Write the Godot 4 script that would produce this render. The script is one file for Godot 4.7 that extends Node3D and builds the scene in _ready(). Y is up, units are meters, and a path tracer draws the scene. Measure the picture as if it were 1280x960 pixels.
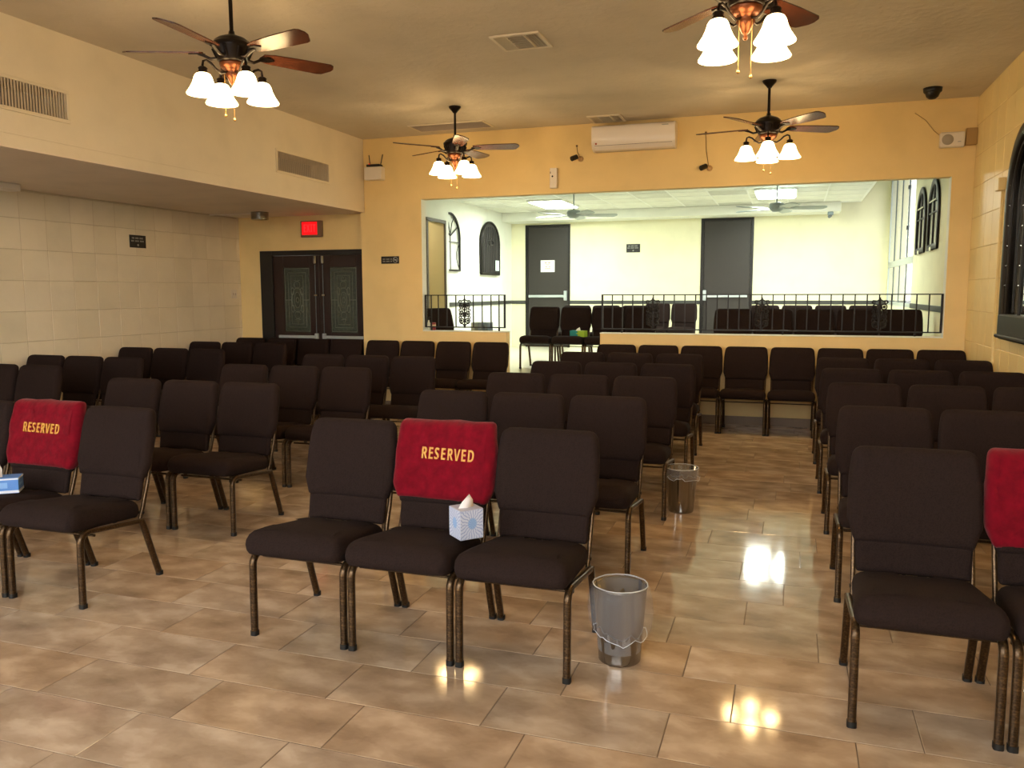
extends Node3D
# A meeting hall set with rows of padded chairs, looking from the front towards a raised back room.
# World: x right, y up, metres; "depth" d runs from the camera to the back wall and is -z.

const HALL_H := 3.54
const BACK_D := 9.85
const LEFT_X := -7.47
const RIGHT_X := 1.76
const SOFFIT_X := -5.40
const SOFFIT_Y := 2.60
const UP_FLOOR := 0.40

var rng := RandomNumberGenerator.new()
var M := {}
var used := {}
var group_no := 1

# ---------------------------------------------------------------- helpers
func V(x: float, y: float, d: float) -> Vector3:
	return Vector3(x, y, -d)

func mb() -> SurfaceTool:
	var st := SurfaceTool.new()
	st.begin(Mesh.PRIMITIVE_TRIANGLES)
	return st

func next_group() -> int:
	group_no += 1
	return group_no

func tri(st: SurfaceTool, a: Vector3, b: Vector3, c: Vector3, hint: Vector3, ua := Vector2.ZERO, ub := Vector2.ZERO, uc := Vector2.ZERO) -> void:
	if (b - a).cross(c - a).dot(hint) > 0.0:
		st.set_uv(ua); st.add_vertex(a)
		st.set_uv(uc); st.add_vertex(c)
		st.set_uv(ub); st.add_vertex(b)
	else:
		st.set_uv(ua); st.add_vertex(a)
		st.set_uv(ub); st.add_vertex(b)
		st.set_uv(uc); st.add_vertex(c)

func quad(st: SurfaceTool, a: Vector3, b: Vector3, c: Vector3, d: Vector3, hint: Vector3, uvs := []) -> void:
	var u: Array = uvs if uvs else [Vector2(0, 1), Vector2(1, 1), Vector2(1, 0), Vector2(0, 0)]
	tri(st, a, b, c, hint, u[0], u[1], u[2])
	tri(st, a, c, d, hint, u[0], u[2], u[3])

# axis-aligned box (in the frame t) with optional flat bevel
func box(st: SurfaceTool, c: Vector3, s: Vector3, bev := 0.0, t := Transform3D()) -> void:
	st.set_smooth_group(-1)
	var h := s * 0.5
	var b := minf(bev, minf(h.x, minf(h.y, h.z)) * 0.9)
	for ax in 3:
		for sg in [-1.0, 1.0]:
			var u := (ax + 1) % 3
			var w := (ax + 2) % 3
			var n := Vector3.ZERO
			n[ax] = sg
			var p := []
			for q in [[-1.0, -1.0], [1.0, -1.0], [1.0, 1.0], [-1.0, 1.0]]:
				var v := Vector3.ZERO
				v[ax] = sg * h[ax]
				v[u] = q[0] * (h[u] - b)
				v[w] = q[1] * (h[w] - b)
				p.append(t * (c + v))
			quad(st, p[0], p[1], p[2], p[3], t.basis * n)
	if b <= 0.0:
		return
	for ax in 3:
		var u := (ax + 1) % 3
		var w := (ax + 2) % 3
		for su in [-1.0, 1.0]:
			for sw in [-1.0, 1.0]:
				var p := []
				for e in [[-1.0, 0], [1.0, 0], [1.0, 1], [-1.0, 1]]:
					var v := Vector3.ZERO
					v[ax] = e[0] * (h[ax] - b)
					v[u] = su * (h[u] - (b if e[1] == 0 else 0.0))
					v[w] = sw * (h[w] - (0.0 if e[1] == 0 else b))
					p.append(t * (c + v))
				var n := Vector3.ZERO
				n[u] = su
				n[w] = sw
				quad(st, p[0], p[1], p[2], p[3], t.basis * n)
	for sx in [-1.0, 1.0]:
		for sy in [-1.0, 1.0]:
			for sz in [-1.0, 1.0]:
				var g := Vector3(sx, sy, sz)
				var q := g * h
				tri(st, t * (c + q - Vector3(0, sy * b, sz * b)), t * (c + q - Vector3(sx * b, 0, sz * b)), t * (c + q - Vector3(sx * b, sy * b, 0)), t.basis * g)

# box given by two corners in x, y, depth
func slab(st: SurfaceTool, x0: float, x1: float, y0: float, y1: float, d0: float, d1: float, bev := 0.0) -> void:
	box(st, V((x0 + x1) / 2, (y0 + y1) / 2, (d0 + d1) / 2), Vector3(absf(x1 - x0), absf(y1 - y0), absf(d1 - d0)), bev)

# tube along points; section is a circle (square = 2) or a rounded square (square = 4)
func tube(st: SurfaceTool, pts: Array, rx: float, ry := -1.0, segs := 8, square := 2.0, ends := true, closed := false, side := Vector3.ZERO) -> void:
	if ry < 0.0:
		ry = rx
	var n := pts.size()
	var rings := []
	var tang := []
	for i in n:
		var a: Vector3 = pts[(i - 1 + n) % n] if closed else pts[maxi(i - 1, 0)]
		var b: Vector3 = pts[(i + 1) % n] if closed else pts[mini(i + 1, n - 1)]
		tang.append((b - a).normalized())
	var s := side
	if s == Vector3.ZERO:
		s = Vector3.UP if absf(tang[0].y) < 0.9 else Vector3.RIGHT
	for i in n:
		var t: Vector3 = tang[i]
		s = (s - t * s.dot(t)).normalized()
		var o := t.cross(s)
		var ring := []
		for k in segs:
			var an := TAU * (k + 0.5) / segs
			var ca := cos(an)
			var sa := sin(an)
			if square > 2.0:
				ca = signf(ca) * pow(absf(ca), 2.0 / square)
				sa = signf(sa) * pow(absf(sa), 2.0 / square)
			ring.append(pts[i] + s * (ca * rx) + o * (sa * ry))
		rings.append(ring)
	st.set_smooth_group(next_group())
	for i in (n if closed else n - 1):
		var r0: Array = rings[i]
		var r1: Array = rings[(i + 1) % n]
		var mid: Vector3 = (pts[i] + pts[(i + 1) % n]) * 0.5
		for k in segs:
			var l := (k + 1) % segs
			var hint: Vector3 = (r0[k] + r0[l] + r1[k] + r1[l]) * 0.25 - mid
			quad(st, r0[k], r0[l], r1[l], r1[k], hint)
	if ends and not closed:
		st.set_smooth_group(next_group())
		for e in 2:
			var ring: Array = rings[0] if e == 0 else rings[n - 1]
			var h: Vector3 = -tang[0] if e == 0 else tang[n - 1]
			for k in segs:
				tri(st, pts[0] if e == 0 else pts[n - 1], ring[k], ring[(k + 1) % segs], h)

# surface of revolution; profile [r, y] listed so that its left side going up is the outside
func lathe(st: SurfaceTool, prof: Array, segs := 24, t := Transform3D(), sharp := false) -> void:
	st.set_smooth_group(next_group())
	for i in prof.size() - 1:
		var p: Array = prof[i]
		var q: Array = prof[i + 1]
		var nr: float = q[1] - p[1]
		var ny: float = p[0] - q[0]
		if absf(nr) + absf(ny) < 1e-6:
			continue
		if sharp:
			st.set_smooth_group(next_group())
		for k in segs:
			var a := TAU * k / segs
			var b := TAU * (k + 1) / segs
			var c := (a + b) / 2
			var hint := t.basis * Vector3(cos(c) * nr, ny, sin(c) * nr)
			var v0 := t * Vector3(cos(a) * p[0], p[1], sin(a) * p[0])
			var v1 := t * Vector3(cos(b) * p[0], p[1], sin(b) * p[0])
			var v2 := t * Vector3(cos(b) * q[0], q[1], sin(b) * q[0])
			var v3 := t * Vector3(cos(a) * q[0], q[1], sin(a) * q[0])
			if p[0] > 1e-5:
				tri(st, v0, v1, v2, hint, Vector2(float(k) / segs, p[1]), Vector2(float(k + 1) / segs, p[1]), Vector2(float(k + 1) / segs, q[1]))
			if q[0] > 1e-5:
				tri(st, v0, v2, v3, hint, Vector2(float(k) / segs, p[1]), Vector2(float(k + 1) / segs, q[1]), Vector2(float(k) / segs, q[1]))

# convex-ish outline [Vector2] extruded from z0 to z1 in the frame t, bevelled rim
func prism(st: SurfaceTool, outline: PackedVector2Array, z0: float, z1: float, t := Transform3D(), smooth_side := false) -> void:
	var idx := Geometry2D.triangulate_polygon(outline)
	for e in 2:
		st.set_smooth_group(-1)
		var z := z0 if e == 0 else z1
		var n := t.basis * Vector3(0, 0, signf(z - (z0 + z1) / 2))
		for i in range(0, idx.size(), 3):
			var a := outline[idx[i]]
			var b := outline[idx[i + 1]]
			var c := outline[idx[i + 2]]
			tri(st, t * Vector3(a.x, a.y, z), t * Vector3(b.x, b.y, z), t * Vector3(c.x, c.y, z), n)
	st.set_smooth_group(next_group() if smooth_side else -1)
	var area := 0.0
	for i in outline.size():
		area += outline[i].cross(outline[(i + 1) % outline.size()])
	for i in outline.size():
		var a := outline[i]
		var b := outline[(i + 1) % outline.size()]
		var d := (b - a) * signf(area)
		quad(st, t * Vector3(a.x, a.y, z0), t * Vector3(b.x, b.y, z0), t * Vector3(b.x, b.y, z1), t * Vector3(a.x, a.y, z1), t.basis * Vector3(d.y, -d.x, 0))

# cushion: closed outline, rings of [inset, w], each point sent through map(x, y, w)
func pad(st: SurfaceTool, outline: Array, rings: Array, map: Callable) -> void:
	var n := outline.size()
	var cen := Vector2.ZERO
	for p in outline:
		cen += p
	cen /= n
	var nor := []
	for i in n:
		var a: Vector2 = outline[(i - 1 + n) % n]
		var b: Vector2 = outline[(i + 1) % n]
		var t := (b - a).normalized()
		var q := Vector2(t.y, -t.x)
		var here: Vector2 = outline[i]
		nor.append(q if q.dot(here - cen) > 0 else -q)
	st.set_smooth_group(next_group())
	var rows := []
	for r in rings:
		var row := []
		for i in n:
			var here: Vector2 = outline[i]
			var across: Vector2 = nor[i]
			var p: Vector2 = here - across * r[0]
			row.append(map.call(p.x, p.y, r[1]))
		rows.append(row)
	var first: Vector3 = map.call(cen.x, cen.y, rings[0][1])
	var last: Vector3 = map.call(cen.x, cen.y, rings[rings.size() - 1][1])
	var core := (first + last) * 0.5
	for j in rows.size() - 1:
		for i in n:
			var k := (i + 1) % n
			var a: Vector3 = rows[j][i]
			var b: Vector3 = rows[j][k]
			var c: Vector3 = rows[j + 1][k]
			var d: Vector3 = rows[j + 1][i]
			var mid := (a + b + c + d) * 0.25
			# outward: away from the core line of the cushion
			var axis := (last - first)
			var out: Vector3 = (mid - core)
			if rings[j][0] > rings[j + 1][0] and rings[j][1] < 0:
				out = -axis + (mid - core) * 0.2
			elif rings[j + 1][0] > rings[j][0] and rings[j + 1][1] > 0:
				out = axis + (mid - core) * 0.2
			quad(st, a, b, c, d, out)
	for i in n:
		var k := (i + 1) % n
		tri(st, first, rows[0][i], rows[0][k], first - last)
		tri(st, last, rows[rows.size() - 1][i], rows[rows.size() - 1][k], last - first)

func round_rect(x0: float, x1: float, y0: float, y1: float, r: float, seg := 4) -> Array:
	return round_poly([Vector2(x0, y0), Vector2(x1, y0), Vector2(x1, y1), Vector2(x0, y1)], [r, r, r, r], seg)

# polygon with each corner rounded, sides split so that bends have points
func round_poly(c: Array, rad: Array, seg := 4, split := 3) -> Array:
	var out := []
	var n := c.size()
	for i in n:
		var p: Vector2 = c[i]
		var a: Vector2 = c[(i - 1 + n) % n]
		var b: Vector2 = c[(i + 1) % n]
		var r: float = rad[i]
		var ua := (a - p).normalized()
		var ub := (b - p).normalized()
		var half := acos(clampf(ua.dot(ub), -1, 1)) / 2
		var l := r / tan(half)
		var s := p + ua * l
		var e := p + ub * l
		for k in seg + 1:
			var t := float(k) / seg
			out.append(s.lerp(p, t).lerp(p.lerp(e, t), t))
		var nx: Vector2 = c[(i + 1) % n]
		var nn: Vector2 = c[(i + 2) % n]
		var hb := acos(clampf((p - nx).normalized().dot((nn - nx).normalized()), -1, 1)) / 2
		var rb: float = rad[(i + 1) % n]
		var e2 := nx + (p - nx).normalized() * (rb / tan(hb))
		for k in range(1, split):
			out.append(e.lerp(e2, float(k) / split))
	return out

func plain(called: String) -> String:
	var n: int = used.get(called, 0)
	used[called] = n + 1
	return called if n == 0 else "%s_%03d" % [called, n]

func obj(called: String, st: SurfaceTool, m: Material, parent: Node = null) -> MeshInstance3D:
	st.generate_normals()
	return inst(called, st.commit(), m, parent)

func inst(called: String, mesh: Mesh, m: Material, parent: Node = null) -> MeshInstance3D:
	var o := MeshInstance3D.new()
	o.mesh = mesh
	o.material_override = m
	if parent == null:
		o.name = plain(called)
		add_child(o, true)
	else:
		o.name = called
		parent.add_child(o, true)
	return o

func done(st: SurfaceTool) -> Mesh:
	st.generate_normals()
	return st.commit()

func thing(called: String, label: String, category: String, at := Vector3.ZERO, turn := 0.0, group := "") -> Node3D:
	var o := Node3D.new()
	o.name = plain(called)
	add_child(o, true)
	o.position = at
	o.rotation.y = turn
	return tag(o, label, category, group)

func tag(o: Node3D, label: String, category: String, group := "") -> Node3D:
	o.set_meta("label", label)
	o.set_meta("category", category)
	if group:
		o.set_meta("group", group)
	return o

func struct(called: String, st: SurfaceTool, m: Material, label := "", category := "") -> MeshInstance3D:
	var o := obj(called, st, m)
	return as_struct(o, label, category)

func as_struct(o: Node3D, label := "", category := "") -> Node3D:
	o.set_meta("kind", "structure")
	if label:
		o.set_meta("label", label)
	if category:
		o.set_meta("category", category)
	return o

func noise_tex(sd: int, freq: float, ramp: Array, size := 512, kind := FastNoiseLite.TYPE_SIMPLEX_SMOOTH, octaves := 4, warp := 0.0, normal := false) -> NoiseTexture2D:
	var n := FastNoiseLite.new()
	n.seed = sd
	n.noise_type = kind
	n.frequency = freq
	n.fractal_octaves = octaves
	if warp > 0.0:
		n.domain_warp_enabled = true
		n.domain_warp_amplitude = warp
		n.domain_warp_frequency = freq * 1.6
	var t := NoiseTexture2D.new()
	t.width = size
	t.height = size
	t.seamless = true
	t.noise = n
	t.as_normal_map = normal
	if ramp:
		var g := Gradient.new()
		var offs := PackedFloat32Array()
		var cols := PackedColorArray()
		for r in ramp:
			offs.append(r[0])
			cols.append(r[1])
		g.offsets = offs
		g.colors = cols
		t.color_ramp = g
	return t

func grey(v: float) -> Color:
	return Color(v, v, v)

func mat(c: Color, rough := 0.6, metal := 0.0, spec := 0.5) -> StandardMaterial3D:
	var m := StandardMaterial3D.new()
	m.albedo_color = c
	m.roughness = rough
	m.metallic = metal
	m.metallic_specular = spec
	return m

func textured(c: Color, rough: float, tex: Texture2D, scale: float, bump: Texture2D = null, bump_cm := 0.0, world := false, bump_flip := false) -> StandardMaterial3D:
	var m := mat(c, rough)
	m.albedo_texture = tex
	m.uv1_triplanar = true
	m.uv1_world_triplanar = world
	m.uv1_scale = Vector3(scale, scale, scale)
	if bump:
		m.heightmap_enabled = true
		m.heightmap_texture = bump
		m.heightmap_scale = bump_cm
		m.heightmap_flip_texture = bump_flip
	return m

func glow(c: Color, energy: float, base := Color.WHITE) -> StandardMaterial3D:
	var m := mat(base, 0.5)
	m.emission_enabled = true
	m.emission = c
	m.emission_energy_multiplier = energy
	return m

func omni(at: Vector3, c: Color, energy: float, size: float, parent: Node) -> void:
	var l := OmniLight3D.new()
	l.name = "bulb_light"
	l.light_color = c
	l.light_energy = energy
	l.light_size = size
	l.omni_range = 30.0
	l.omni_attenuation = 2.0
	l.shadow_enabled = true
	parent.add_child(l, true)
	l.position = at

func area(called: String, at: Vector3, turn: Vector3, size: Vector2, c: Color, energy: float) -> void:
	var l := AreaLight3D.new()
	l.name = called
	l.area_size = size
	l.light_color = c
	l.light_energy = energy
	l.area_range = 40.0
	l.area_attenuation = 2.0
	l.shadow_enabled = true
	add_child(l, true)
	l.position = at
	l.rotation = turn

# ---------------------------------------------------------------- the script
func _ready() -> void:
	rng.seed = 20240611
	camera_and_sky()
	materials()
	hall_shell()
	hall_floor()
	block_walls()
	back_room_shell()
	hall_doors()
	back_room_doors()
	back_room_window()
	railings()
	ceiling_fans()
	chairs()
	covers_and_boxes()
	bins()
	wall_fittings()
	arched_pieces()
	back_room_things()

const WARM := Color(1.0, 0.83, 0.60)
const COOL := Color(0.96, 1.0, 0.93)
const BULB := 0.062
const BULB_DOWN := 0.085
const PANEL := 7.0

func camera_and_sky() -> void:
	var cam := Camera3D.new()
	cam.name = "camera"
	add_child(cam)
	cam.fov = 50.0783
	cam.near = 0.05
	cam.far = 100.0
	cam.transform = Transform3D(Basis(Vector3(0.94708, -0.00322, -0.321), Vector3(-0.03272, 0.99377, -0.1065), Vector3(0.31934, 0.11137, 0.94107)).orthonormalized(), Vector3(0, 1.55, 0))
	cam.current = true
	var we := WorldEnvironment.new()
	we.name = "sky_and_exposure"
	var e := Environment.new()
	e.background_mode = Environment.BG_SKY
	var sky := Sky.new()
	var sm := ProceduralSkyMaterial.new()
	sm.sky_top_color = Color(0.86, 0.86, 0.85)
	sm.sky_horizon_color = Color(0.97, 0.96, 0.93)
	sm.ground_bottom_color = Color(0.45, 0.44, 0.42)
	sm.ground_horizon_color = Color(0.72, 0.72, 0.70)
	sm.sun_angle_max = 0.0
	sky.sky_material = sm
	e.sky = sky
	e.background_energy_multiplier = 15.5
	e.tonemap_mode = Environment.TONE_MAPPER_LINEAR
	e.tonemap_exposure = 1.0
	e.sdfgi_enabled = true
	e.ssao_enabled = true
	e.ssil_enabled = true
	we.environment = e
	add_child(we)
	# fluorescent panels in the drop ceiling of the back room
	for p in PANELS:
		area("ceiling_panel_light", V(p[0], 3.085, p[1]), Vector3(-PI / 2, 0, 0), Vector2(0.56, 1.1), COOL, PANEL)

const PANELS := [[-4.10, 14.45], [-0.30, 14.15]]

func materials() -> void:
	var fine := noise_tex(3, 0.02, [[0.0, grey(0.0)], [1.0, grey(1.0)]], 512, FastNoiseLite.TYPE_SIMPLEX_SMOOTH, 5)
	var blot := noise_tex(4, 0.006, [[0.0, grey(0.955)], [0.5, grey(0.985)], [1.0, grey(1.0)]], 512, FastNoiseLite.TYPE_SIMPLEX_SMOOTH, 5)
	var spatter := noise_tex(5, 0.035, [[0.0, grey(0.0)], [0.45, grey(0.15)], [0.62, grey(0.85)], [1.0, grey(1.0)]], 512, FastNoiseLite.TYPE_SIMPLEX_SMOOTH, 4)
	M.fine = fine
	M.ceiling = textured(Color(0.83, 0.785, 0.71), 0.85, blot, 0.5, spatter, 0.15, true)
	M.wall_cream = textured(Color(0.89, 0.84, 0.75), 0.75, blot, 0.5, fine, 0.12, true)
	M.wall_gold = textured(Color(0.91, 0.79, 0.54), 0.62, blot, 0.5, fine, 0.10, true)
	M.soffit = textured(Color(0.90, 0.84, 0.77), 0.85, blot, 0.5, fine, 0.15, true)
	M.block_cream = textured(Color(0.91, 0.86, 0.76), 0.6, blot, 0.5, fine, 0.15, true)
	M.block_cream2 = textured(Color(0.89, 0.84, 0.735), 0.6, blot, 0.5, fine, 0.15, true)
	M.block_gold = textured(Color(0.925, 0.83, 0.59), 0.45, blot, 0.5, fine, 0.15, true)
	M.block_gold2 = textured(Color(0.91, 0.81, 0.57), 0.45, blot, 0.5, fine, 0.15, true)
	M.joint_cream = textured(Color(0.80, 0.74, 0.63), 0.8, blot, 0.5, null, 0, true)
	M.joint_gold = textured(Color(0.85, 0.74, 0.52), 0.7, blot, 0.5, null, 0, true)
	M.room_wall = textured(Color(0.94, 0.93, 0.80), 0.75, blot, 0.5, fine, 0.08, true)
	M.room_white = textured(Color(0.93, 0.94, 0.90), 0.75, blot, 0.5, fine, 0.08, true)
	M.hall_tan = mat(Color(0.78, 0.74, 0.60), 0.8)
	M.tile_board = []
	for v in [0.93, 0.90, 0.86, 0.80]:
		M.tile_board.append(textured(Color(v, v * 1.01, v * 0.97), 0.9, blot, 1.0, spatter, 0.1))
	M.grid_white = mat(Color(0.93, 0.94, 0.92), 0.5)
	# floor tiles: drifting beige stone with paler veins
	M.tiles = []
	var ramp := [[0.0, Color(0.55, 0.47, 0.395)], [0.35, Color(0.64, 0.56, 0.48)], [0.55, Color(0.68, 0.60, 0.52)], [0.75, Color(0.735, 0.66, 0.58)], [1.0, Color(0.785, 0.71, 0.63)]]
	var stone := noise_tex(11, 0.0045, ramp, 1024, FastNoiseLite.TYPE_SIMPLEX_SMOOTH, 6, 60.0)
	var polish := noise_tex(12, 0.01, [[0.0, grey(0.75)], [1.0, grey(1.0)]], 512)
	for c in [Color(1, 1, 1), Color(0.965, 0.96, 0.95), Color(1.0, 0.975, 0.94)]:
		var t := mat(c, 0.085)
		t.albedo_texture = stone
		t.roughness_texture = polish
		M.tiles.append(t)
	M.grout = mat(Color(0.45, 0.38, 0.31), 0.85)
	M.up_floor = textured(Color(0.84, 0.82, 0.74), 0.3, blot, 1.0)
	# chairs
	var weave := noise_tex(21, 0.11, [[0.0, grey(0.72)], [0.5, grey(0.95)], [1.0, grey(1.25)]], 512, FastNoiseLite.TYPE_VALUE, 2)
	M.fabric = textured(Color(0.160, 0.118, 0.108), 0.95, weave, 5.0, weave, 0.12)
	M.fabric.rim_enabled = true
	M.fabric.rim = 0.05
	M.fabric.metallic_specular = 0.22
	M.fabric.rim_tint = 0.6
	var vein := noise_tex(22, 0.05, [[0.0, Color(0.17, 0.125, 0.085)], [0.5, Color(0.29, 0.22, 0.145)], [1.0, Color(0.48, 0.37, 0.24)]], 256, FastNoiseLite.TYPE_CELLULAR, 2)
	M.bronze = textured(Color(1, 1, 1), 0.32, vein, 9.0)
	M.bronze.metallic = 0.75
	M.rubber = mat(Color(0.05, 0.05, 0.05), 0.6)
	var velvet := noise_tex(23, 0.012, [[0.0, Color(0.36, 0.025, 0.08)], [0.5, Color(0.43, 0.035, 0.10)], [1.0, Color(0.49, 0.045, 0.12)]], 512)
	M.velvet = textured(Color(1, 1, 1), 0.9, velvet, 2.5, fine, 0.25)
	M.velvet.rim_enabled = true
	M.velvet.rim = 0.15
	M.velvet.metallic_specular = 0.2
	M.velvet.rim_tint = 0.85
	M.gold_thread = mat(Color(0.80, 0.57, 0.22), 0.6)
	# fans
	var grain := noise_tex(31, 0.02, [[0.0, Color(0.19, 0.095, 0.065)], [0.5, Color(0.29, 0.155, 0.105)], [1.0, Color(0.37, 0.21, 0.14)]], 512, FastNoiseLite.TYPE_SIMPLEX_SMOOTH, 5)
	M.blade = textured(Color(1, 1, 1), 0.22, grain, 1.0)
	M.blade.uv1_scale = Vector3(0.6, 4, 6)
	M.dark_bronze = mat(Color(0.10, 0.07, 0.06), 0.3, 0.6)
	M.copper = mat(Color(0.40, 0.23, 0.15), 0.32, 0.85)
	M.shade = glow(Color(1.0, 0.86, 0.62), 13.0, Color(0.95, 0.9, 0.8))
	M.chain = mat(Color(0.80, 0.65, 0.40), 0.3, 0.8)
	M.white_metal = mat(Color(0.60, 0.66, 0.68), 0.35)
	M.panel = glow(Color(0.97, 1.0, 0.95), 30.0)
	# fittings
	M.black_iron = mat(Color(0.10, 0.08, 0.07), 0.5, 0.3)
	M.black = mat(Color(0.03, 0.03, 0.03), 0.4)
	M.plastic_white = mat(Color(0.86, 0.82, 0.76), 0.3)
	M.vent_white = mat(Color(0.86, 0.81, 0.72), 0.5)
	M.vent_slat = mat(Color(0.74, 0.68, 0.62), 0.5)
	M.duct = mat(Color(0.58, 0.58, 0.57), 0.5, 0.4)
	M.grey_mark = mat(Color(0.62, 0.62, 0.60), 0.6)
	M.chrome = mat(Color(0.62, 0.62, 0.60), 0.12, 1.0)
	M.aluminium = mat(Color(0.72, 0.76, 0.77), 0.35, 0.4)
	var wood := noise_tex(41, 0.02, [[0.0, Color(0.10, 0.035, 0.03)], [1.0, Color(0.17, 0.07, 0.055)]], 512, FastNoiseLite.TYPE_SIMPLEX_SMOOTH, 5)
	M.dark_wood = textured(Color(1, 1, 1), 0.35, wood, 1.0)
	M.dark_wood.uv1_scale = Vector3(6, 0.8, 6)
	M.frame_wood = mat(Color(0.06, 0.045, 0.045), 0.4)
	M.door_brown = mat(Color(0.185, 0.17, 0.16), 0.45)
	M.rail_grey = mat(Color(0.24, 0.25, 0.24), 0.6)
	var ripple := noise_tex(42, 0.03, [[0.0, Color(0.17, 0.20, 0.17)], [1.0, Color(0.28, 0.31, 0.26)]], 256)
	M.art_glass = textured(Color(1, 1, 1), 0.25, ripple, 3.0, fine, 0.3)
	M.caming = mat(Color(0.42, 0.44, 0.38), 0.4, 0.2)
	M.glass = mat(Color(0.9, 0.97, 1.0, 0.12), 0.02)
	M.glass.transparency = BaseMaterial3D.TRANSPARENCY_ALPHA
	M.tinted = mat(Color(0.40, 0.46, 0.50, 0.45), 0.02)
	M.tinted.transparency = BaseMaterial3D.TRANSPARENCY_ALPHA
	M.mullion = mat(Color(0.34, 0.39, 0.41), 0.4, 0.3)
	M.mirror = mat(Color(0.9, 0.92, 0.92), 0.03, 1.0)
	M.steel = mat(Color(0.58, 0.57, 0.56), 0.14, 1.0)
	M.bag = mat(Color(0.80, 0.82, 0.86, 0.13), 0.3)
	M.bag.transparency = BaseMaterial3D.TRANSPARENCY_ALPHA
	M.bag_edge = mat(Color(0.90, 0.92, 0.95, 0.6), 0.4)
	M.bag_edge.transparency = BaseMaterial3D.TRANSPARENCY_ALPHA
	M.tissue = mat(Color(0.93, 0.91, 0.92), 0.9)
	M.tissue.backlight_enabled = true
	M.tissue.backlight = Color(0.4, 0.4, 0.4)
	M.exit = glow(Color(1.0, 0.03, 0.08), 0.9, Color(0.6, 0.02, 0.04))
	M.exit_letter = glow(Color(1.0, 0.16, 0.18), 1.0, Color(0.9, 0.2, 0.2))
	M.base_tile = textured(Color(0.50, 0.40, 0.30), 0.4, blot, 1.0)

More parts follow.
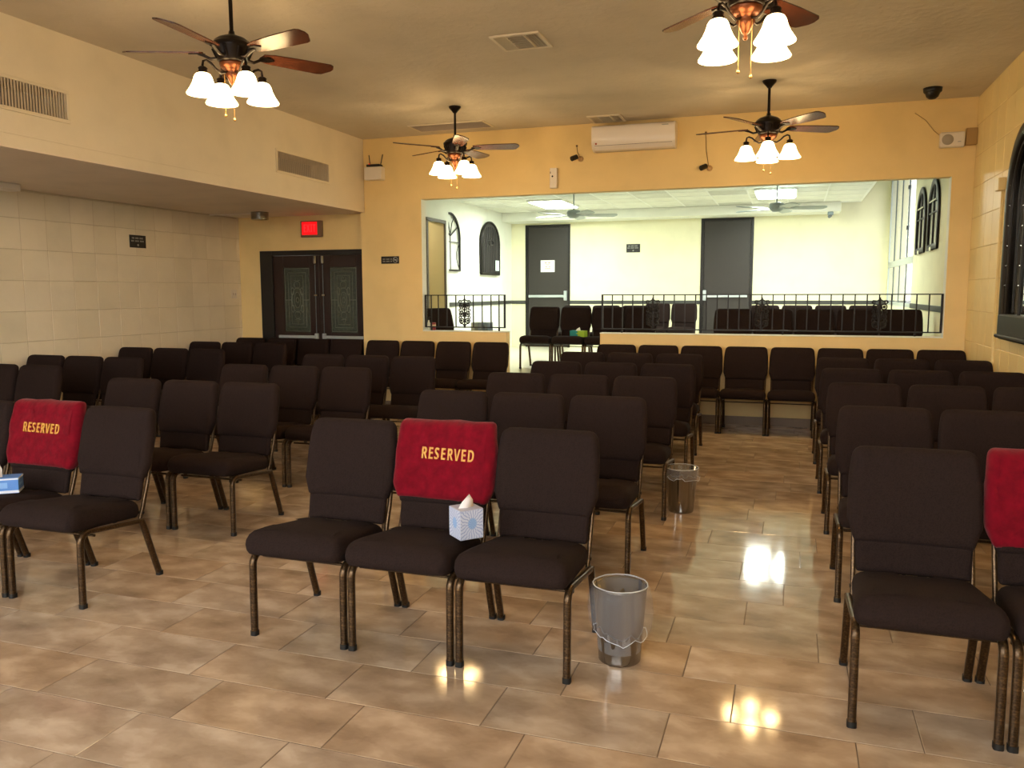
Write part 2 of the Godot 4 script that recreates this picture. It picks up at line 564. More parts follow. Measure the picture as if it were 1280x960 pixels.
# ---------------------------------------------------------------- hall shell
func hall_shell() -> void:
	var st := mb()
	slab(st, SOFFIT_X - 0.1, RIGHT_X + 0.2, HALL_H + 0.25, HALL_H + 0.35, -1.6, BACK_D + 0.13)
	for c in cells(SOFFIT_X - 0.1, RIGHT_X + 0.2, -1.6, BACK_D + 0.13, CEILING_HOLES):
		slab(st, c[0], c[1], HALL_H, HALL_H + 0.25, c[2], c[3])
	struct("ceiling", st, M.ceiling, "textured plaster ceiling of the hall carrying the fans", "ceiling")
	# dropped soffit on the left: its face is the upper left wall
	st = mb()
	slab(st, LEFT_X - 0.2, SOFFIT_X - 0.25, SOFFIT_Y + 0.012, HALL_H + 0.35, -1.6, 10.1)
	for c in cells(SOFFIT_Y + 0.012, HALL_H + 0.35, -1.6, 10.1, WALL_HOLES):
		slab(st, SOFFIT_X - 0.25, SOFFIT_X, c[0], c[1], c[2], c[3])
	struct("wall_left_upper", st, M.wall_cream, "cream upper left wall above the low soffit, with two registers", "wall")
	st = mb()
	slab(st, LEFT_X - 0.2, SOFFIT_X, SOFFIT_Y, SOFFIT_Y + 0.012, -1.6, 10.1)
	struct("ceiling_soffit", st, M.soffit, "low flat soffit over the left side seats", "ceiling")
	# crack line / patch strip along the upper wall
	st = mb()
	slab(st, SOFFIT_X, SOFFIT_X + 0.004, 2.70, 2.712, 4.2, 7.4, 0.001)
	struct("trim_1", st, M.wall_cream)
	st = mb()
	slab(st, LEFT_X + 0.0, LEFT_X + 0.02, SOFFIT_Y - 0.02, SOFFIT_Y - 0.001, 3.0, 9.9, 0.004)
	struct("trim_2", st, M.joint_cream)
	# back wall with the wide opening, the low walls and the gap between them
	st = mb()
	var a := BACK_D
	var b := BACK_D + 0.13
	slab(st, -5.45, -4.575, 0, SOFFIT_Y, a, b)
	slab(st, -5.395, -4.575, SOFFIT_Y, HALL_H, a, b)
	slab(st, -4.575, 1.55, 2.74, HALL_H, a, b)
	slab(st, 1.55, RIGHT_X, 0, HALL_H, a, b)
	slab(st, -4.575, -3.415, 0, 1.04, a, b)
	slab(st, -2.206, 1.55, 0, 1.04, a, b)
	struct("wall_back", st, M.wall_gold, "gold painted back wall around the wide opening and low walls", "wall")
	st = mb()
	slab(st, -4.575, -3.41, 1.04, 1.052, a - 0.004, b + 0.01, 0.004)
	struct("trim_3", st, M.room_white)
	st = mb()
	slab(st, -2.21, 1.55, 1.04, 1.052, a - 0.004, b + 0.01, 0.004)
	struct("trim_4", st, M.room_white)
	st = mb()
	slab(st, -4.58, -4.572, 1.04, 2.745, a + 0.004, b + 0.004)
	slab(st, 1.545, 1.553, 1.04, 2.745, a + 0.004, b + 0.004)
	struct("trim_5", st, M.room_white)
	for r in [[-5.45, -3.415], [-2.206, RIGHT_X]]:
		st = mb()
		slab(st, r[0], r[1], 0, 0.1, a - 0.012, a, 0.003)
		struct("baseboard_back", st, M.base_tile)
	# recessed end wall with the double doors
	st = mb()
	slab(st, LEFT_X - 0.2, -7.13, 0, SOFFIT_Y, 9.97, 10.1)
	slab(st, -7.13, -5.27, 2.13, SOFFIT_Y, 9.97, 10.1)
	slab(st, -5.27, -5.1, 0, SOFFIT_Y, 9.975, 10.1)
	struct("wall_door", st, M.wall_gold, "shaded gold wall around the dark double doors", "wall")
	# wall behind the camera with a wide, high window that lets daylight in
	st = mb()
	slab(st, LEFT_X - 0.2, -7.3, 0, HALL_H, -1.6, -1.4)
	slab(st, -7.3, -5.6, 2.45, HALL_H, -1.6, -1.4)
	slab(st, -5.6, -5.2, 0, HALL_H, -1.6, -1.4)
	slab(st, 1.2, RIGHT_X + 0.2, 0, HALL_H, -1.6, -1.4)
	slab(st, -5.2, 1.2, 0, 1.0, -1.6, -1.4)
	slab(st, -5.2, 1.2, 3.3, HALL_H, -1.6, -1.4)
	struct("wall_front", st, M.wall_cream)
	st = mb()
	for k in 5:
		var x := -5.2 + 1.6 * k
		slab(st, x - 0.03, x + 0.03, 1.0, 3.3, -1.54, -1.46)
	slab(st, -5.2, 1.2, 1.0, 1.06, -1.54, -1.46)
	slab(st, -5.2, 1.2, 3.24, 3.3, -1.54, -1.46)
	slab(st, -7.3, -7.22, 0, 2.45, -1.54, -1.46)
	slab(st, -6.49, -6.41, 0, 2.45, -1.54, -1.46)
	slab(st, -5.68, -5.6, 0, 2.45, -1.54, -1.46)
	slab(st, -7.3, -5.6, 2.37, 2.45, -1.54, -1.46)
	var w := struct("window_2", st, M.aluminium)
	for x in [-7.22, -6.41]:  # unseen glass door, added so daylight brightens the soffit and left floor
		st = mb()
		slab(st, x, x + 0.73, 0.01, 2.37, -1.505, -1.495)
		obj("pane", st, M.glass, w)
	for k in 4:
		st = mb()
		slab(st, -5.17 + 1.6 * k, -3.63 + 1.6 * k, 1.06, 3.24, -1.505, -1.495)
		obj("pane", st, M.glass, w)

# duct openings: [u0, u1, d0, d1]
const CEILING_HOLES := [[-4.425, -3.505, 9.25, 9.59], [-2.29, -1.94, 6.315, 6.665], [-2.27, -1.93, 9.455, 9.785]]
const WALL_HOLES := [[2.8925, 3.0875, 4.105, 5.135], [2.8875, 3.0925, 7.92, 8.97]]

# the rectangle u0..u1 by d0..d1 cut into pieces that leave the holes open
func cells(u0: float, u1: float, d0: float, d1: float, holes: Array) -> Array:
	var us := [u0, u1]
	var ds := [d0, d1]
	for h in holes:
		us.append_array([h[0], h[1]])
		ds.append_array([h[2], h[3]])
	us.sort()
	ds.sort()
	var out := []
	for i in us.size() - 1:
		for j in ds.size() - 1:
			var cu: float = (us[i] + us[i + 1]) / 2
			var cd: float = (ds[j] + ds[j + 1]) / 2
			var open: bool = us[i + 1] - us[i] < 0.0005 or ds[j + 1] - ds[j] < 0.0005
			for h in holes:
				open = open or (cu > h[0] and cu < h[1] and cd > h[2] and cd < h[3])
			if not open:
				out.append([us[i], us[i + 1], ds[j], ds[j + 1]])
	return out

func hall_floor() -> void:
	var st := mb()
	slab(st, LEFT_X - 0.2, RIGHT_X + 0.2, -0.15, -0.0025, -1.6, 10.1)
	var fl: Node3D = struct("floor", st, M.grout, "polished beige stone tile floor laid in staggered courses", "floor")
	var L := 0.636
	var W := 0.3075
	var known := {0: -1.478, 1: -0.378, 2: -0.162, 3: -0.37, 4: -0.48, 5: -0.164, 6: 0.008, 8: -0.543, 9: 0.19, 10: -0.133}
	var all := []
	for k in range(-17, 25):
		var d0 := 2.305 + W * k
		var d1 := minf(d0 + W, BACK_D if true else 0.0)
		if d1 - d0 < 0.02 or d1 < -1.4:
			continue
		var off: float = known[k] if known.has(k) else rng.randf() * L
		var first := ceili((LEFT_X - off) / L) - 1
		for i in range(first, first + 20):
			var x0 := maxf(off + L * i, LEFT_X)
			var x1 := minf(off + L * (i + 1), RIGHT_X)
			if x1 - x0 < 0.02:
				continue
			all.append([x0, x1, d0, d1])
	# the strip of floor before the recessed doors
	var shown := []
	var rest := []
	for t in all:
		var c := V((t[0] + t[1]) / 2, 0, (t[2] + t[3]) / 2)
		var in_frame: bool = t[3] > 2.05 and c.x > -0.98 * -c.z * 1.0 - 0.9 and c.x < 0.27 * -c.z + 0.6
		if in_frame:
			shown.append(t)
		else:
			rest.append(t)
	shown.sort_custom(func(p, q): return Vector2(p[0], p[2]).length() < Vector2(q[0], q[2]).length())
	while shown.size() > 296:
		rest.append(shown.pop_back())
	var meshes := {}
	for t in shown:
		var lx: float = t[1] - t[0]
		var ld: float = t[3] - t[2]
		var key := "%.3f %.3f %d" % [lx, ld, rng.randi() % 12]
		if not meshes.has(key):
			var s := mb()
			stone_tile(s, Vector3.ZERO, lx, ld)
			meshes[key] = done(s)
		var o := inst("tile", meshes[key], M.tiles[rng.randi() % 3], fl)
		o.position = V((t[0] + t[1]) / 2, 0, (t[2] + t[3]) / 2)
	var s2 := mb()
	for t in rest:
		stone_tile(s2, V((t[0] + t[1]) / 2, 0, (t[2] + t[3]) / 2), t[1] - t[0], t[3] - t[2])
	stone_tile(s2, V(-6.46, 0, 9.91), 2.0, 0.115)
	var r := obj("far_tiles", s2, M.tiles[0], fl)
	r.set_meta("kind", "stuff")

func stone_tile(st: SurfaceTool, c: Vector3, lx: float, ld: float) -> void:
	st.set_smooth_group(-1)
	var g := 0.0016
	var b := 0.0014
	var hx := lx / 2 - g
	var hz := ld / 2 - g
	var u0 := Vector2(rng.randf(), rng.randf())
	var f := func(x: float, z: float) -> Vector2: return u0 + Vector2(x * 0.6, z * 0.95)
	var lift := rng.randf_range(-0.0004, 0.0004)
	var top := []
	var low := []
	for q in [[-1, 1], [1, 1], [1, -1], [-1, -1]]:
		top.append(Vector3(q[0] * (hx - b), lift, q[1] * (hz - b)))
		low.append(Vector3(q[0] * hx, lift - b, q[1] * hz))
	var uv := []
	for p in top:
		uv.append(f.call(p.x, p.z))
	quad(st, c + top[0], c + top[1], c + top[2], c + top[3], Vector3.UP, uv)
	for i in 4:
		var j := (i + 1) % 4
		var out: Vector3 = (low[i] + low[j]) * 0.5
		quad(st, c + low[i], c + low[j], c + top[j], c + top[i], Vector3(out.x, 0.1, out.z), [uv[i], uv[j], uv[j], uv[i]])

func block_walls() -> void:
	# left wall: painted square blocks laid in straight joints
	var st := mb()
	slab(st, LEFT_X - 0.2, LEFT_X - 0.004, 0, SOFFIT_Y, -1.6, 10.1)
	var w: Node3D = struct("wall_left", st, M.joint_cream, "cream painted block wall on the left below the soffit", "wall")
	var P := 0.3145
	for col in range(0, 18):
		var d0 := 4.55 + 0.315 * col
		var d1 := minf(d0 + 0.315, 9.97)
		for row in range(-1, 8):
			var y0 := maxf(0.11 + P * row, 0.0)
			var y1 := minf(0.11 + P * (row + 1), SOFFIT_Y)
			if y1 - y0 < 0.03 or d1 - d0 < 0.03:
				continue
			block(w, Vector3(LEFT_X - 0.012 + rng.randf_range(-0.0008, 0.0008), (y0 + y1) / 2, -(d0 + d1) / 2), y1 - y0, d1 - d0, M.block_cream if rng.randf() < 0.6 else M.block_cream2)
	st = mb()
	slab(st, LEFT_X - 0.02, LEFT_X + 0.0005, 0, SOFFIT_Y, -1.4, 4.549)
	obj("near_wall_face", st, M.block_cream, w)
	# right wall: gold blocks
	st = mb()
	slab(st, RIGHT_X + 0.004, RIGHT_X + 0.2, 0, HALL_H, -1.6, BACK_D + 0.13)
	w = struct("wall_right", st, M.joint_gold, "gold painted block wall on the right beside the arched frame", "wall")
	for col in range(0, 11):
		var d1 := BACK_D - 0.315 * col
		var d0 := d1 - 0.315
		for row in range(-1, 11):
			var y0 := maxf(0.075 + 0.317 * row, 0.0)
			var y1 := minf(0.075 + 0.317 * (row + 1), HALL_H)
			if y1 - y0 < 0.03:
				continue
			block(w, Vector3(RIGHT_X + 0.012 + rng.randf_range(-0.0008, 0.0008), (y0 + y1) / 2, -(d0 + d1) / 2), y1 - y0, d1 - d0, M.block_gold if rng.randf() < 0.6 else M.block_gold2)
	st = mb()
	slab(st, RIGHT_X - 0.0005, RIGHT_X + 0.02, 0, HALL_H, -1.4, BACK_D - 0.315 * 11)
	obj("near_wall_face", st, M.block_gold, w)

var block_mesh := {}
func block(w: Node3D, at: Vector3, h: float, l: float, m: Material) -> void:
	var key := "%.3f %.3f" % [h, l]
	if not block_mesh.has(key):
		var st := mb()
		box(st, Vector3.ZERO, Vector3(0.024, h - 0.005, l - 0.004), 0.004)
		block_mesh[key] = done(st)
	var o := inst("block", block_mesh[key], m, w)
	o.position = at

# ---------------------------------------------------------------- back room
const BX0 := -5.60
const BX1 := 1.62
const BD1 := 16.5
const BCEIL := 3.13
const TRAY_X := 1.09
const TRAY_D := 16.05

func back_room_shell() -> void:
	var a := BACK_D + 0.13
	var st := mb()
	slab(st, -5.1, BX1 + 0.3, -0.15, UP_FLOOR, a, a + 0.15)
	slab(st, BX0 - 1.6, BX1 + 0.3, -0.15, UP_FLOOR, a + 0.15, BD1 + 0.2)
	struct("floor_back", st, M.up_floor, "pale raised floor of the bright back room", "floor")
	st = mb()
	slab(st, -3.40, -2.22, 0.0, 0.2, a - 0.36, a, 0.008)
	as_struct(obj("step", st, M.up_floor), "single step up to the bright back room between the low walls", "step")
	# left wall: the part with the doorway stands a little forward
	st = mb()
	slab(st, BX0 - 0.14, BX0 + 0.12, UP_FLOOR, 3.9, a + 0.15, 12.0)
	slab(st, BX0 - 0.14, BX0 + 0.12, UP_FLOOR, 3.9, 12.72, 12.87)
	slab(st, BX0 - 0.14, BX0 + 0.12, 2.70, 3.9, 12.0, 12.72)
	slab(st, BX0 - 0.14, BX0, UP_FLOOR, 3.9, 12.87, BD1)
	struct("wall_back_room_left", st, M.room_white, "white left wall of the bright back room", "wall")
	# inside face of the hall wall beyond the hall's own corner
	st = mb()
	slab(st, BX0 - 0.14, -5.1, 0, 3.9, a + 0.125, a + 0.2)
	struct("wall_back_room_near", st, M.room_white)
	st = mb()
	slab(st, BX0, BX1, HALL_H, 3.9, a + 0.002, a + 0.1)
	struct("wall_back_room_header", st, M.room_white)
	# little passage behind the doorway
	st = mb()
	slab(st, BX0 - 1.3, BX0 - 1.2, UP_FLOOR, 3.0, 11.0, 14.0)
	slab(st, BX0 - 1.3, BX0 - 0.14, UP_FLOOR, 3.0, 11.0, 11.1)
	slab(st, BX0 - 1.3, BX0 - 0.14, UP_FLOOR, 3.0, 13.5, 13.6)
	slab(st, BX0 - 1.3, BX0 - 0.14, 2.95, 3.05, 11.0, 13.6)
	struct("wall_passage", st, M.hall_tan, "tan wall of the little passage behind the doorway", "wall")
	# far wall
	st = mb()
	slab(st, BX0 - 0.14, BX1 + 0.3, UP_FLOOR, 3.9, BD1 + 0.02, BD1 + 0.18)
	slab(st, BX0, -5.29, UP_FLOOR, 3.9, BD1, BD1 + 0.02)
	slab(st, -4.33, -1.711, UP_FLOOR, 3.9, BD1, BD1 + 0.02)
	slab(st, -0.729, BX1, UP_FLOOR, 3.9, BD1, BD1 + 0.02)
	slab(st, -5.29, -4.33, 2.92, 3.9, BD1, BD1 + 0.02)
	slab(st, -1.711, -0.729, 2.945, 3.9, BD1, BD1 + 0.02)
	struct("wall_back_room_far", st, M.room_wall, "pale yellow far wall of the back room with two dark doors", "wall")
	# right wall with the tall window
	st = mb()
	slab(st, BX1, BX1 + 0.14, UP_FLOOR, 3.9, a, 13.10)
	slab(st, BX1, BX1 + 0.14, UP_FLOOR, 3.9, 16.40, BD1)
	slab(st, BX1, BX1 + 0.14, UP_FLOOR, 1.30, 13.10, 16.40)
	slab(st, BX1, BX1 + 0.14, 3.55, 3.9, 13.10, 16.40)
	struct("wall_back_room_right", st, M.room_wall, "pale right wall of the back room with a tall window", "wall")
	# chair rails
	for r in [[BX0, -5.29, BD1 - 0.02, BD1], [-4.33, -1.711, BD1 - 0.02, BD1], [-0.729, BX1, BD1 - 0.02, BD1], [BX0, BX0 + 0.02, 13.0, BD1 - 0.02], [BX1 - 0.02, BX1, a, 13.08]]:
		st = mb()
		slab(st, r[0], r[1], 1.30, 1.37, r[2], r[3], 0.006)
		struct("trim_rail", st, M.rail_grey)
	# upper ceiling and the tray of boards hung under it
	st = mb()
	slab(st, BX0 - 0.14, BX1 + 0.2, 3.8, 3.95, a, BD1 + 0.2)
	struct("ceiling_back_upper", st, M.room_white)
	st = mb()
	var grid := 0.608
	slab(st, TRAY_X, TRAY_X + 0.02, BCEIL - 0.01, 3.8, a, TRAY_D)
	slab(st, BX0, TRAY_X + 0.02, BCEIL - 0.01, 3.8, TRAY_D, TRAY_D + 0.02)
	var n_x := 11
	var n_d := 10
	for i in n_x + 1:
		var x := TRAY_X - grid * i
		slab(st, x - 0.012, x + 0.012, BCEIL - 0.004, BCEIL + 0.02, a, TRAY_D)
	for j in n_d + 1:
		var d := minf(a + grid * j, TRAY_D)
		slab(st, BX0, TRAY_X, BCEIL - 0.004, BCEIL + 0.02, d - 0.012, d + 0.012)
	var tray: Node3D = struct("ceiling_back", st, M.grid_white, "drop ceiling of white boards in the bright back room", "ceiling")
	for i in n_x:
		for j in n_d:
			var x1 := TRAY_X - grid * i - 0.012
			var x0 := maxf(x1 - grid + 0.024, BX0)
			var d0 := a + grid * j + 0.012
			var d1 := minf(d0 + grid - 0.024, TRAY_D)
			if x1 - x0 < 0.05 or d1 - d0 < 0.05:
				continue
			var s := mb()
			slab(s, x0, x1, BCEIL, BCEIL + 0.012, d0, d1)
			var q := rng.randf()
			obj("board", s, M.tile_board[0 if q < 0.6 else (1 if q < 0.8 else (2 if q < 0.93 else 3))], tray)
	for p in PANELS:
		var x: float = p[0]
		var d: float = p[1]
		var t := thing("ceiling_light", "glowing fluorescent ceiling panel %s in the bright back room" % ("near its left wall" if x < -2 else "above the dark right-hand door"), "light", V(x, BCEIL - 0.04, d), 0, "fluorescent panels in the back room")
		st = mb()
		box(st, Vector3(0, 0.025, 0), Vector3(0.64, 0.03, 1.22), 0.004)
		obj("frame", st, M.grid_white, t)
		st = mb()
		box(st, Vector3(0, 0.004, 0), Vector3(0.58, 0.016, 1.14), 0.005)
		obj("diffuser", st, M.panel, t)
	# long boxed duct under the ceiling along the far wall
	st = mb()
	slab(st, BX0, 0.77, 2.955, BCEIL - 0.005, 15.9, BD1 - 0.002, 0.004)
	as_struct(obj("bulkhead", st, M.room_white), "long boxed bulkhead under the back room ceiling above the doors", "bulkhead")

func hall_doors() -> void:
	var st := mb()
	slab(st, -7.13, -6.935, 0, 2.13, 9.955, 10.05, 0.004)
	slab(st, -6.935, -5.46, 2.062, 2.13, 9.955, 10.05, 0.004)
	slab(st, -5.465, -5.27, 0, 2.13, 9.982, 10.05, 0.004)
	struct("door_frame", st, M.frame_wood, "black frame around the dark double doors", "door frame")
	for k in 2:
		var x0 := -6.933 if k == 0 else -6.196
		var x1 := -6.202 if k == 0 else -5.466
		st = mb()
		var gx0 := x0 + 0.165
		var gx1 := x1 - 0.15
		slab(st, x0, gx0, 0.01, 2.06, 9.985, 10.03, 0.003)
		slab(st, gx1, x1, 0.01, 2.06, 9.985, 10.03, 0.003)
		slab(st, gx0, gx1, 1.895, 2.06, 9.985, 10.03, 0.003)
		slab(st, gx0, gx1, 0.01, 1.0, 9.985, 10.03, 0.003)
		var dr: Node3D = struct("door_%d" % (k + 1), st, M.dark_wood, "%s dark wood entrance door with a leaded glass panel" % ["left-hand", "right-hand"][k], "door")
		st = mb()
		slab(st, gx0, gx1, 1.0, 1.895, 10.0, 10.015)
		var gl := obj("glass_panel", st, M.art_glass, dr)
		st = mb()
		var cx := (gx0 + gx1) / 2
		var hw := (gx1 - gx0) / 2
		for f in [0.0, 0.055, 0.10]:
			frame_lines(st, cx, 1.4475, hw - 0.012 - f, 0.435 - f, 9.996, 0.004)
		# ornament: ovals and scrolls on the middle line
		for o in [[0.0, 0.0, 0.085, 0.17], [0.0, 0.0, 0.05, 0.11], [0.0, 0.21, 0.045, 0.05], [0.0, -0.21, 0.045, 0.05], [-0.075, 0.12, 0.022, 0.05], [0.075, 0.12, 0.022, 0.05], [-0.075, -0.12, 0.022, 0.05], [0.075, -0.12, 0.022, 0.05], [0.0, 0.0, 0.022, 0.035]]:
			ellipse(st, V(cx + o[0], 1.4475 + o[1], 9.996), o[2], o[3], 0.005)
		for sg in [-1.0, 1.0]:
			tube(st, [V(cx - 0.05, 1.4475 + sg * 0.275, 9.996), V(cx, 1.4475 + sg * 0.262, 9.996), V(cx + 0.05, 1.4475 + sg * 0.275, 9.996)], 0.005, -1, 5)
			tube(st, [V(cx - 0.02, 1.4475 + sg * 0.27, 9.996), V(cx, 1.4475 + sg * 0.34, 9.996), V(cx + 0.02, 1.4475 + sg * 0.27, 9.996)], 0.005, -1, 5)
			tube(st, [V(cx + sg * 0.085, 1.4475, 9.996), V(cx + sg * (hw - 0.02), 1.4475, 9.996)], 0.004, -1, 5)
		obj("leading", st, M.caming, gl)
		var rx := (x1 - 0.045) if k == 0 else (x0 + 0.07)
		st = mb()
		tube(st, [V(rx, 0.95, 9.965), V(rx, 1.93, 9.965)], 0.006, -1, 8)
		obj("bolt_rod", st, M.mullion, dr)
		st = mb()
		slab(st, rx - 0.022, rx + 0.018, 1.945, 2.055, 9.955, 9.985, 0.006)
		obj("top_latch", st, M.chrome, dr)
		st = mb()
		slab(st, rx - 0.02, rx + 0.03, 1.50, 1.525, 9.95, 9.985, 0.004)
		obj("rod_guide", st, M.chrome, dr)
		st = mb()
		slab(st, x0 + 0.08, x1 - 0.04, 0.915, 0.955, 9.945, 9.975, 0.006)
		slab(st, rx - 0.025, rx + 0.025, 0.90, 0.985, 9.945, 9.985, 0.006)
		obj("push_bar", st, M.aluminium, dr)

func frame_lines(st: SurfaceTool, cx: float, cy: float, hw: float, hh: float, d: float, r: float) -> void:
	tube(st, [V(cx - hw, cy - hh, d), V(cx + hw, cy - hh, d)], r, -1, 5)
	tube(st, [V(cx - hw, cy + hh, d), V(cx + hw, cy + hh, d)], r, -1, 5)
	tube(st, [V(cx - hw, cy - hh, d), V(cx - hw, cy + hh, d)], r, -1, 5)
	tube(st, [V(cx + hw, cy - hh, d), V(cx + hw, cy + hh, d)], r, -1, 5)

func ellipse(st: SurfaceTool, c: Vector3, rx: float, ry: float, r: float, n := 16) -> void:
	var p := []
	for k in n:
		p.append(c + Vector3(cos(TAU * k / n) * rx, sin(TAU * k / n) * ry, 0))
	tube(st, p, r, -1, 5, 2.0, false, true)

func back_room_doors() -> void:
	var spec := [[-5.29, -4.33, 2.92, "dark door with a push bar and a white notice"], [-1.711, -0.729, 2.945, "plain dark door with a push bar behind the railing"]]
	for k in 2:
		var s: Array = spec[k]
		var st := mb()
		slab(st, s[0], s[0] + 0.06, UP_FLOOR, s[2], BD1 - 0.02, BD1 + 0.02, 0.004)
		slab(st, s[1] - 0.05, s[1], UP_FLOOR, s[2], BD1 - 0.02, BD1 + 0.02, 0.004)
		slab(st, s[0] + 0.06, s[1] - 0.05, s[2] - 0.05, s[2], BD1 - 0.02, BD1 + 0.02, 0.004)
		var dr: Node3D = struct("door_%d" % (k + 3), st, M.frame_wood, s[3], "door")
		st = mb()
		slab(st, s[0] + 0.062, s[1] - 0.052, UP_FLOOR + 0.01, s[2] - 0.052, BD1 - 0.006, BD1 + 0.015, 0.003)
		obj("leaf", st, M.door_brown, dr)
		st = mb()
		slab(st, s[0] + 0.08, s[1] - 0.09, 1.43, 1.485, BD1 - 0.07, BD1 - 0.03, 0.008)
		obj("push_bar", st, M.aluminium, dr)
		st = mb()
		var ex: float = s[1] - 0.09 if k == 0 else s[0] + 0.09
		slab(st, ex - 0.03, ex + 0.03, 1.37, 1.57, BD1 - 0.08, BD1 - 0.006, 0.008)
		obj("bar_housing", st, M.aluminium, dr)
	# notice on the left door
	var n := thing("paper_notice", "white paper notice taped to the dark door of the back room", "notice", V(-4.81, 1.955, BD1 - 0.008))
	var st := mb()
	box(st, Vector3(0, 0.121, 0), Vector3(0.30, 0.242, 0.002))
	obj("sheet", st, mat(Color(0.93, 0.94, 0.92), 0.8), n)
	st = mb()
	for r in [[-0.04, 0.19, 0.05, 0.03], [0.035, 0.19, 0.05, 0.03], [0.0, 0.15, 0.08, 0.018], [-0.03, 0.11, 0.05, 0.022], [0.04, 0.11, 0.045, 0.022], [0.0, 0.07, 0.13, 0.02]]:
		box(st, Vector3(r[0], r[1], 0.0012), Vector3(r[2], r[3], 0.0006))
	obj("print", st, mat(Color(0.72, 0.66, 0.64), 0.8), n).set_meta("kind", "stuff")

func back_room_window() -> void:
	# tall aluminium window in the right wall, bright daylight outside
	var d0 := 13.10
	var d1 := 16.40
	var x := BX1 + 0.014
	var st := mb()
	slab(st, x - 0.012, x + 0.04, 1.30, 1.36, d0, d1, 0.003)
	slab(st, x - 0.012, x + 0.04, 3.49, 3.55, d0, d1, 0.003)
	slab(st, x - 0.012, x + 0.04, 1.95, 2.05, d0, d1, 0.003)
	slab(st, x - 0.012, x + 0.04, 1.30, 3.55, d0, d0 + 0.06, 0.003)
	slab(st, x - 0.012, x + 0.04, 1.30, 3.55, d1 - 0.06, d1, 0.003)
	var w: Node3D = struct("window_1", st, M.aluminium, "tall aluminium window full of daylight in the back room's right wall", "window")
	var n := 4
	var step := (d1 - d0) / n
	for k in range(1, n):
		st = mb()
		slab(st, x - 0.009, x + 0.009, 1.36, 3.49, d0 + step * k - 0.03, d0 + step * k + 0.03, 0.002)
		obj("mullion", st, M.mullion, w)
	for k in n:
		for r in [[1.36, 1.95], [2.05, 3.49]]:
			st = mb()
			slab(st, x - 0.003, x + 0.003, r[0], r[1], d0 + step * k + 0.03, d0 + step * (k + 1) - 0.03)
			obj("pane", st, M.tinted, w)
	for k in [0]:
		for y in [2.5, 3.1]:
			st = mb()
			slab(st, x - 0.025, x - 0.009, y - 0.03, y + 0.03, d0 + step * (k + 1) - 0.04, d0 + step * (k + 1) + 0.03, 0.004)
			obj("window_latch", st, M.black, w)

func railings() -> void:
	var spec := [[-4.566, -3.452, [-4.557, -4.478, -4.378, -4.257, -4.13, -4.009, -3.887, -3.765, -3.644, -3.535, -3.459], [-4.009], "short black iron railing with one scrollwork medallion on the left low wall", [-4.478, -3.535]],
		[-2.201, 1.525, [], [-1.579, -0.325, 0.919], "long black iron railing with three scrollwork medallions on the low wall", [-1.95, -0.09, 1.28]]]
	for s in spec:
		var bars: Array = s[2]
		if bars.is_empty():
			for k in 31:
				bars.append(-2.194 + 0.1242 * k)
		var t := thing("railing", s[4], "railing", V((s[0] + s[1]) / 2, 1.052, 9.915), 0, "iron railings on the low walls")
		var cx: float = (s[0] + s[1]) / 2
		var hw: float = (s[1] - s[0]) / 2
		var st := mb()
		box(st, Vector3(0, 0.458, 0), Vector3(hw * 2, 0.012, 0.025), 0.002)
		obj("top_rail", st, M.black_iron, t)
		st = mb()
		box(st, Vector3(0, 0.045, 0), Vector3(hw * 2, 0.014, 0.025), 0.002)
		obj("bottom_rail", st, M.black_iron, t)
		st = mb()
		box(st, Vector3(0, 0.2515, 0), Vector3(0.013, 0.41, 0.013), 0.001)
		var bar := done(st)
		st = mb()
		box(st, Vector3(0, 0.2515, 0), Vector3(0.022, 0.425, 0.022), 0.001)
		var post := done(st)
		for i in bars.size():
			var o := inst("bar", post if i == 0 or i == bars.size() - 1 else bar, M.black_iron, t)
			o.position.x = bars[i] - cx
		for x in s[5]:
			st = mb()
			box(st, Vector3(0, 0.019, 0), Vector3(0.02, 0.038, 0.02), 0.001)
			obj("foot", st, M.black_iron, t).position.x = x - cx
		for x in s[3]:
			st = mb()
			medallion(st)
			obj("medallion", st, M.black_iron, t).position = Vector3(x - cx, 0.235, 0)

func medallion(st: SurfaceTool) -> void:
	for sx in [-1.0, 1.0]:
		for y in [0.085, -0.02, -0.105]:
			ellipse(st, Vector3(sx * 0.042, y, 0), 0.030, 0.030, 0.008, 10)
			ellipse(st, Vector3(sx * 0.044, y, 0), 0.010, 0.010, 0.009, 8)
		for y in [0.135, 0.03, -0.065]:
			ellipse(st, Vector3(sx * 0.062, y, 0), 0.014, 0.018, 0.007, 8)
		tube(st, [Vector3(0, 0.17, 0), Vector3(sx * 0.03, 0.15, 0), Vector3(sx * 0.07, 0.155, 0), Vector3(sx * 0.085, 0.13, 0)], 0.008, -1, 6)
		tube(st, [Vector3(0, -0.19, 0), Vector3(sx * 0.02, -0.15, 0), Vector3(sx * 0.055, -0.14, 0), Vector3(sx * 0.07, -0.12, 0)], 0.008, -1, 6)
		tube(st, [Vector3(sx * 0.012, 0.12, 0), Vector3(sx * 0.03, 0.03, 0), Vector3(sx * 0.012, -0.06, 0)], 0.007, -1, 6)
	lathe(st, [[0.0, -0.012], [0.016, -0.008], [0.018, 0.0], [0.016, 0.008], [0.0, 0.012]], 10, Transform3D(Basis(Vector3.RIGHT, PI / 2), Vector3(0, 0.035, 0)))
	tube(st, [Vector3(0, -0.2, 0), Vector3(0, 0.19, 0)], 0.010, -1, 6)

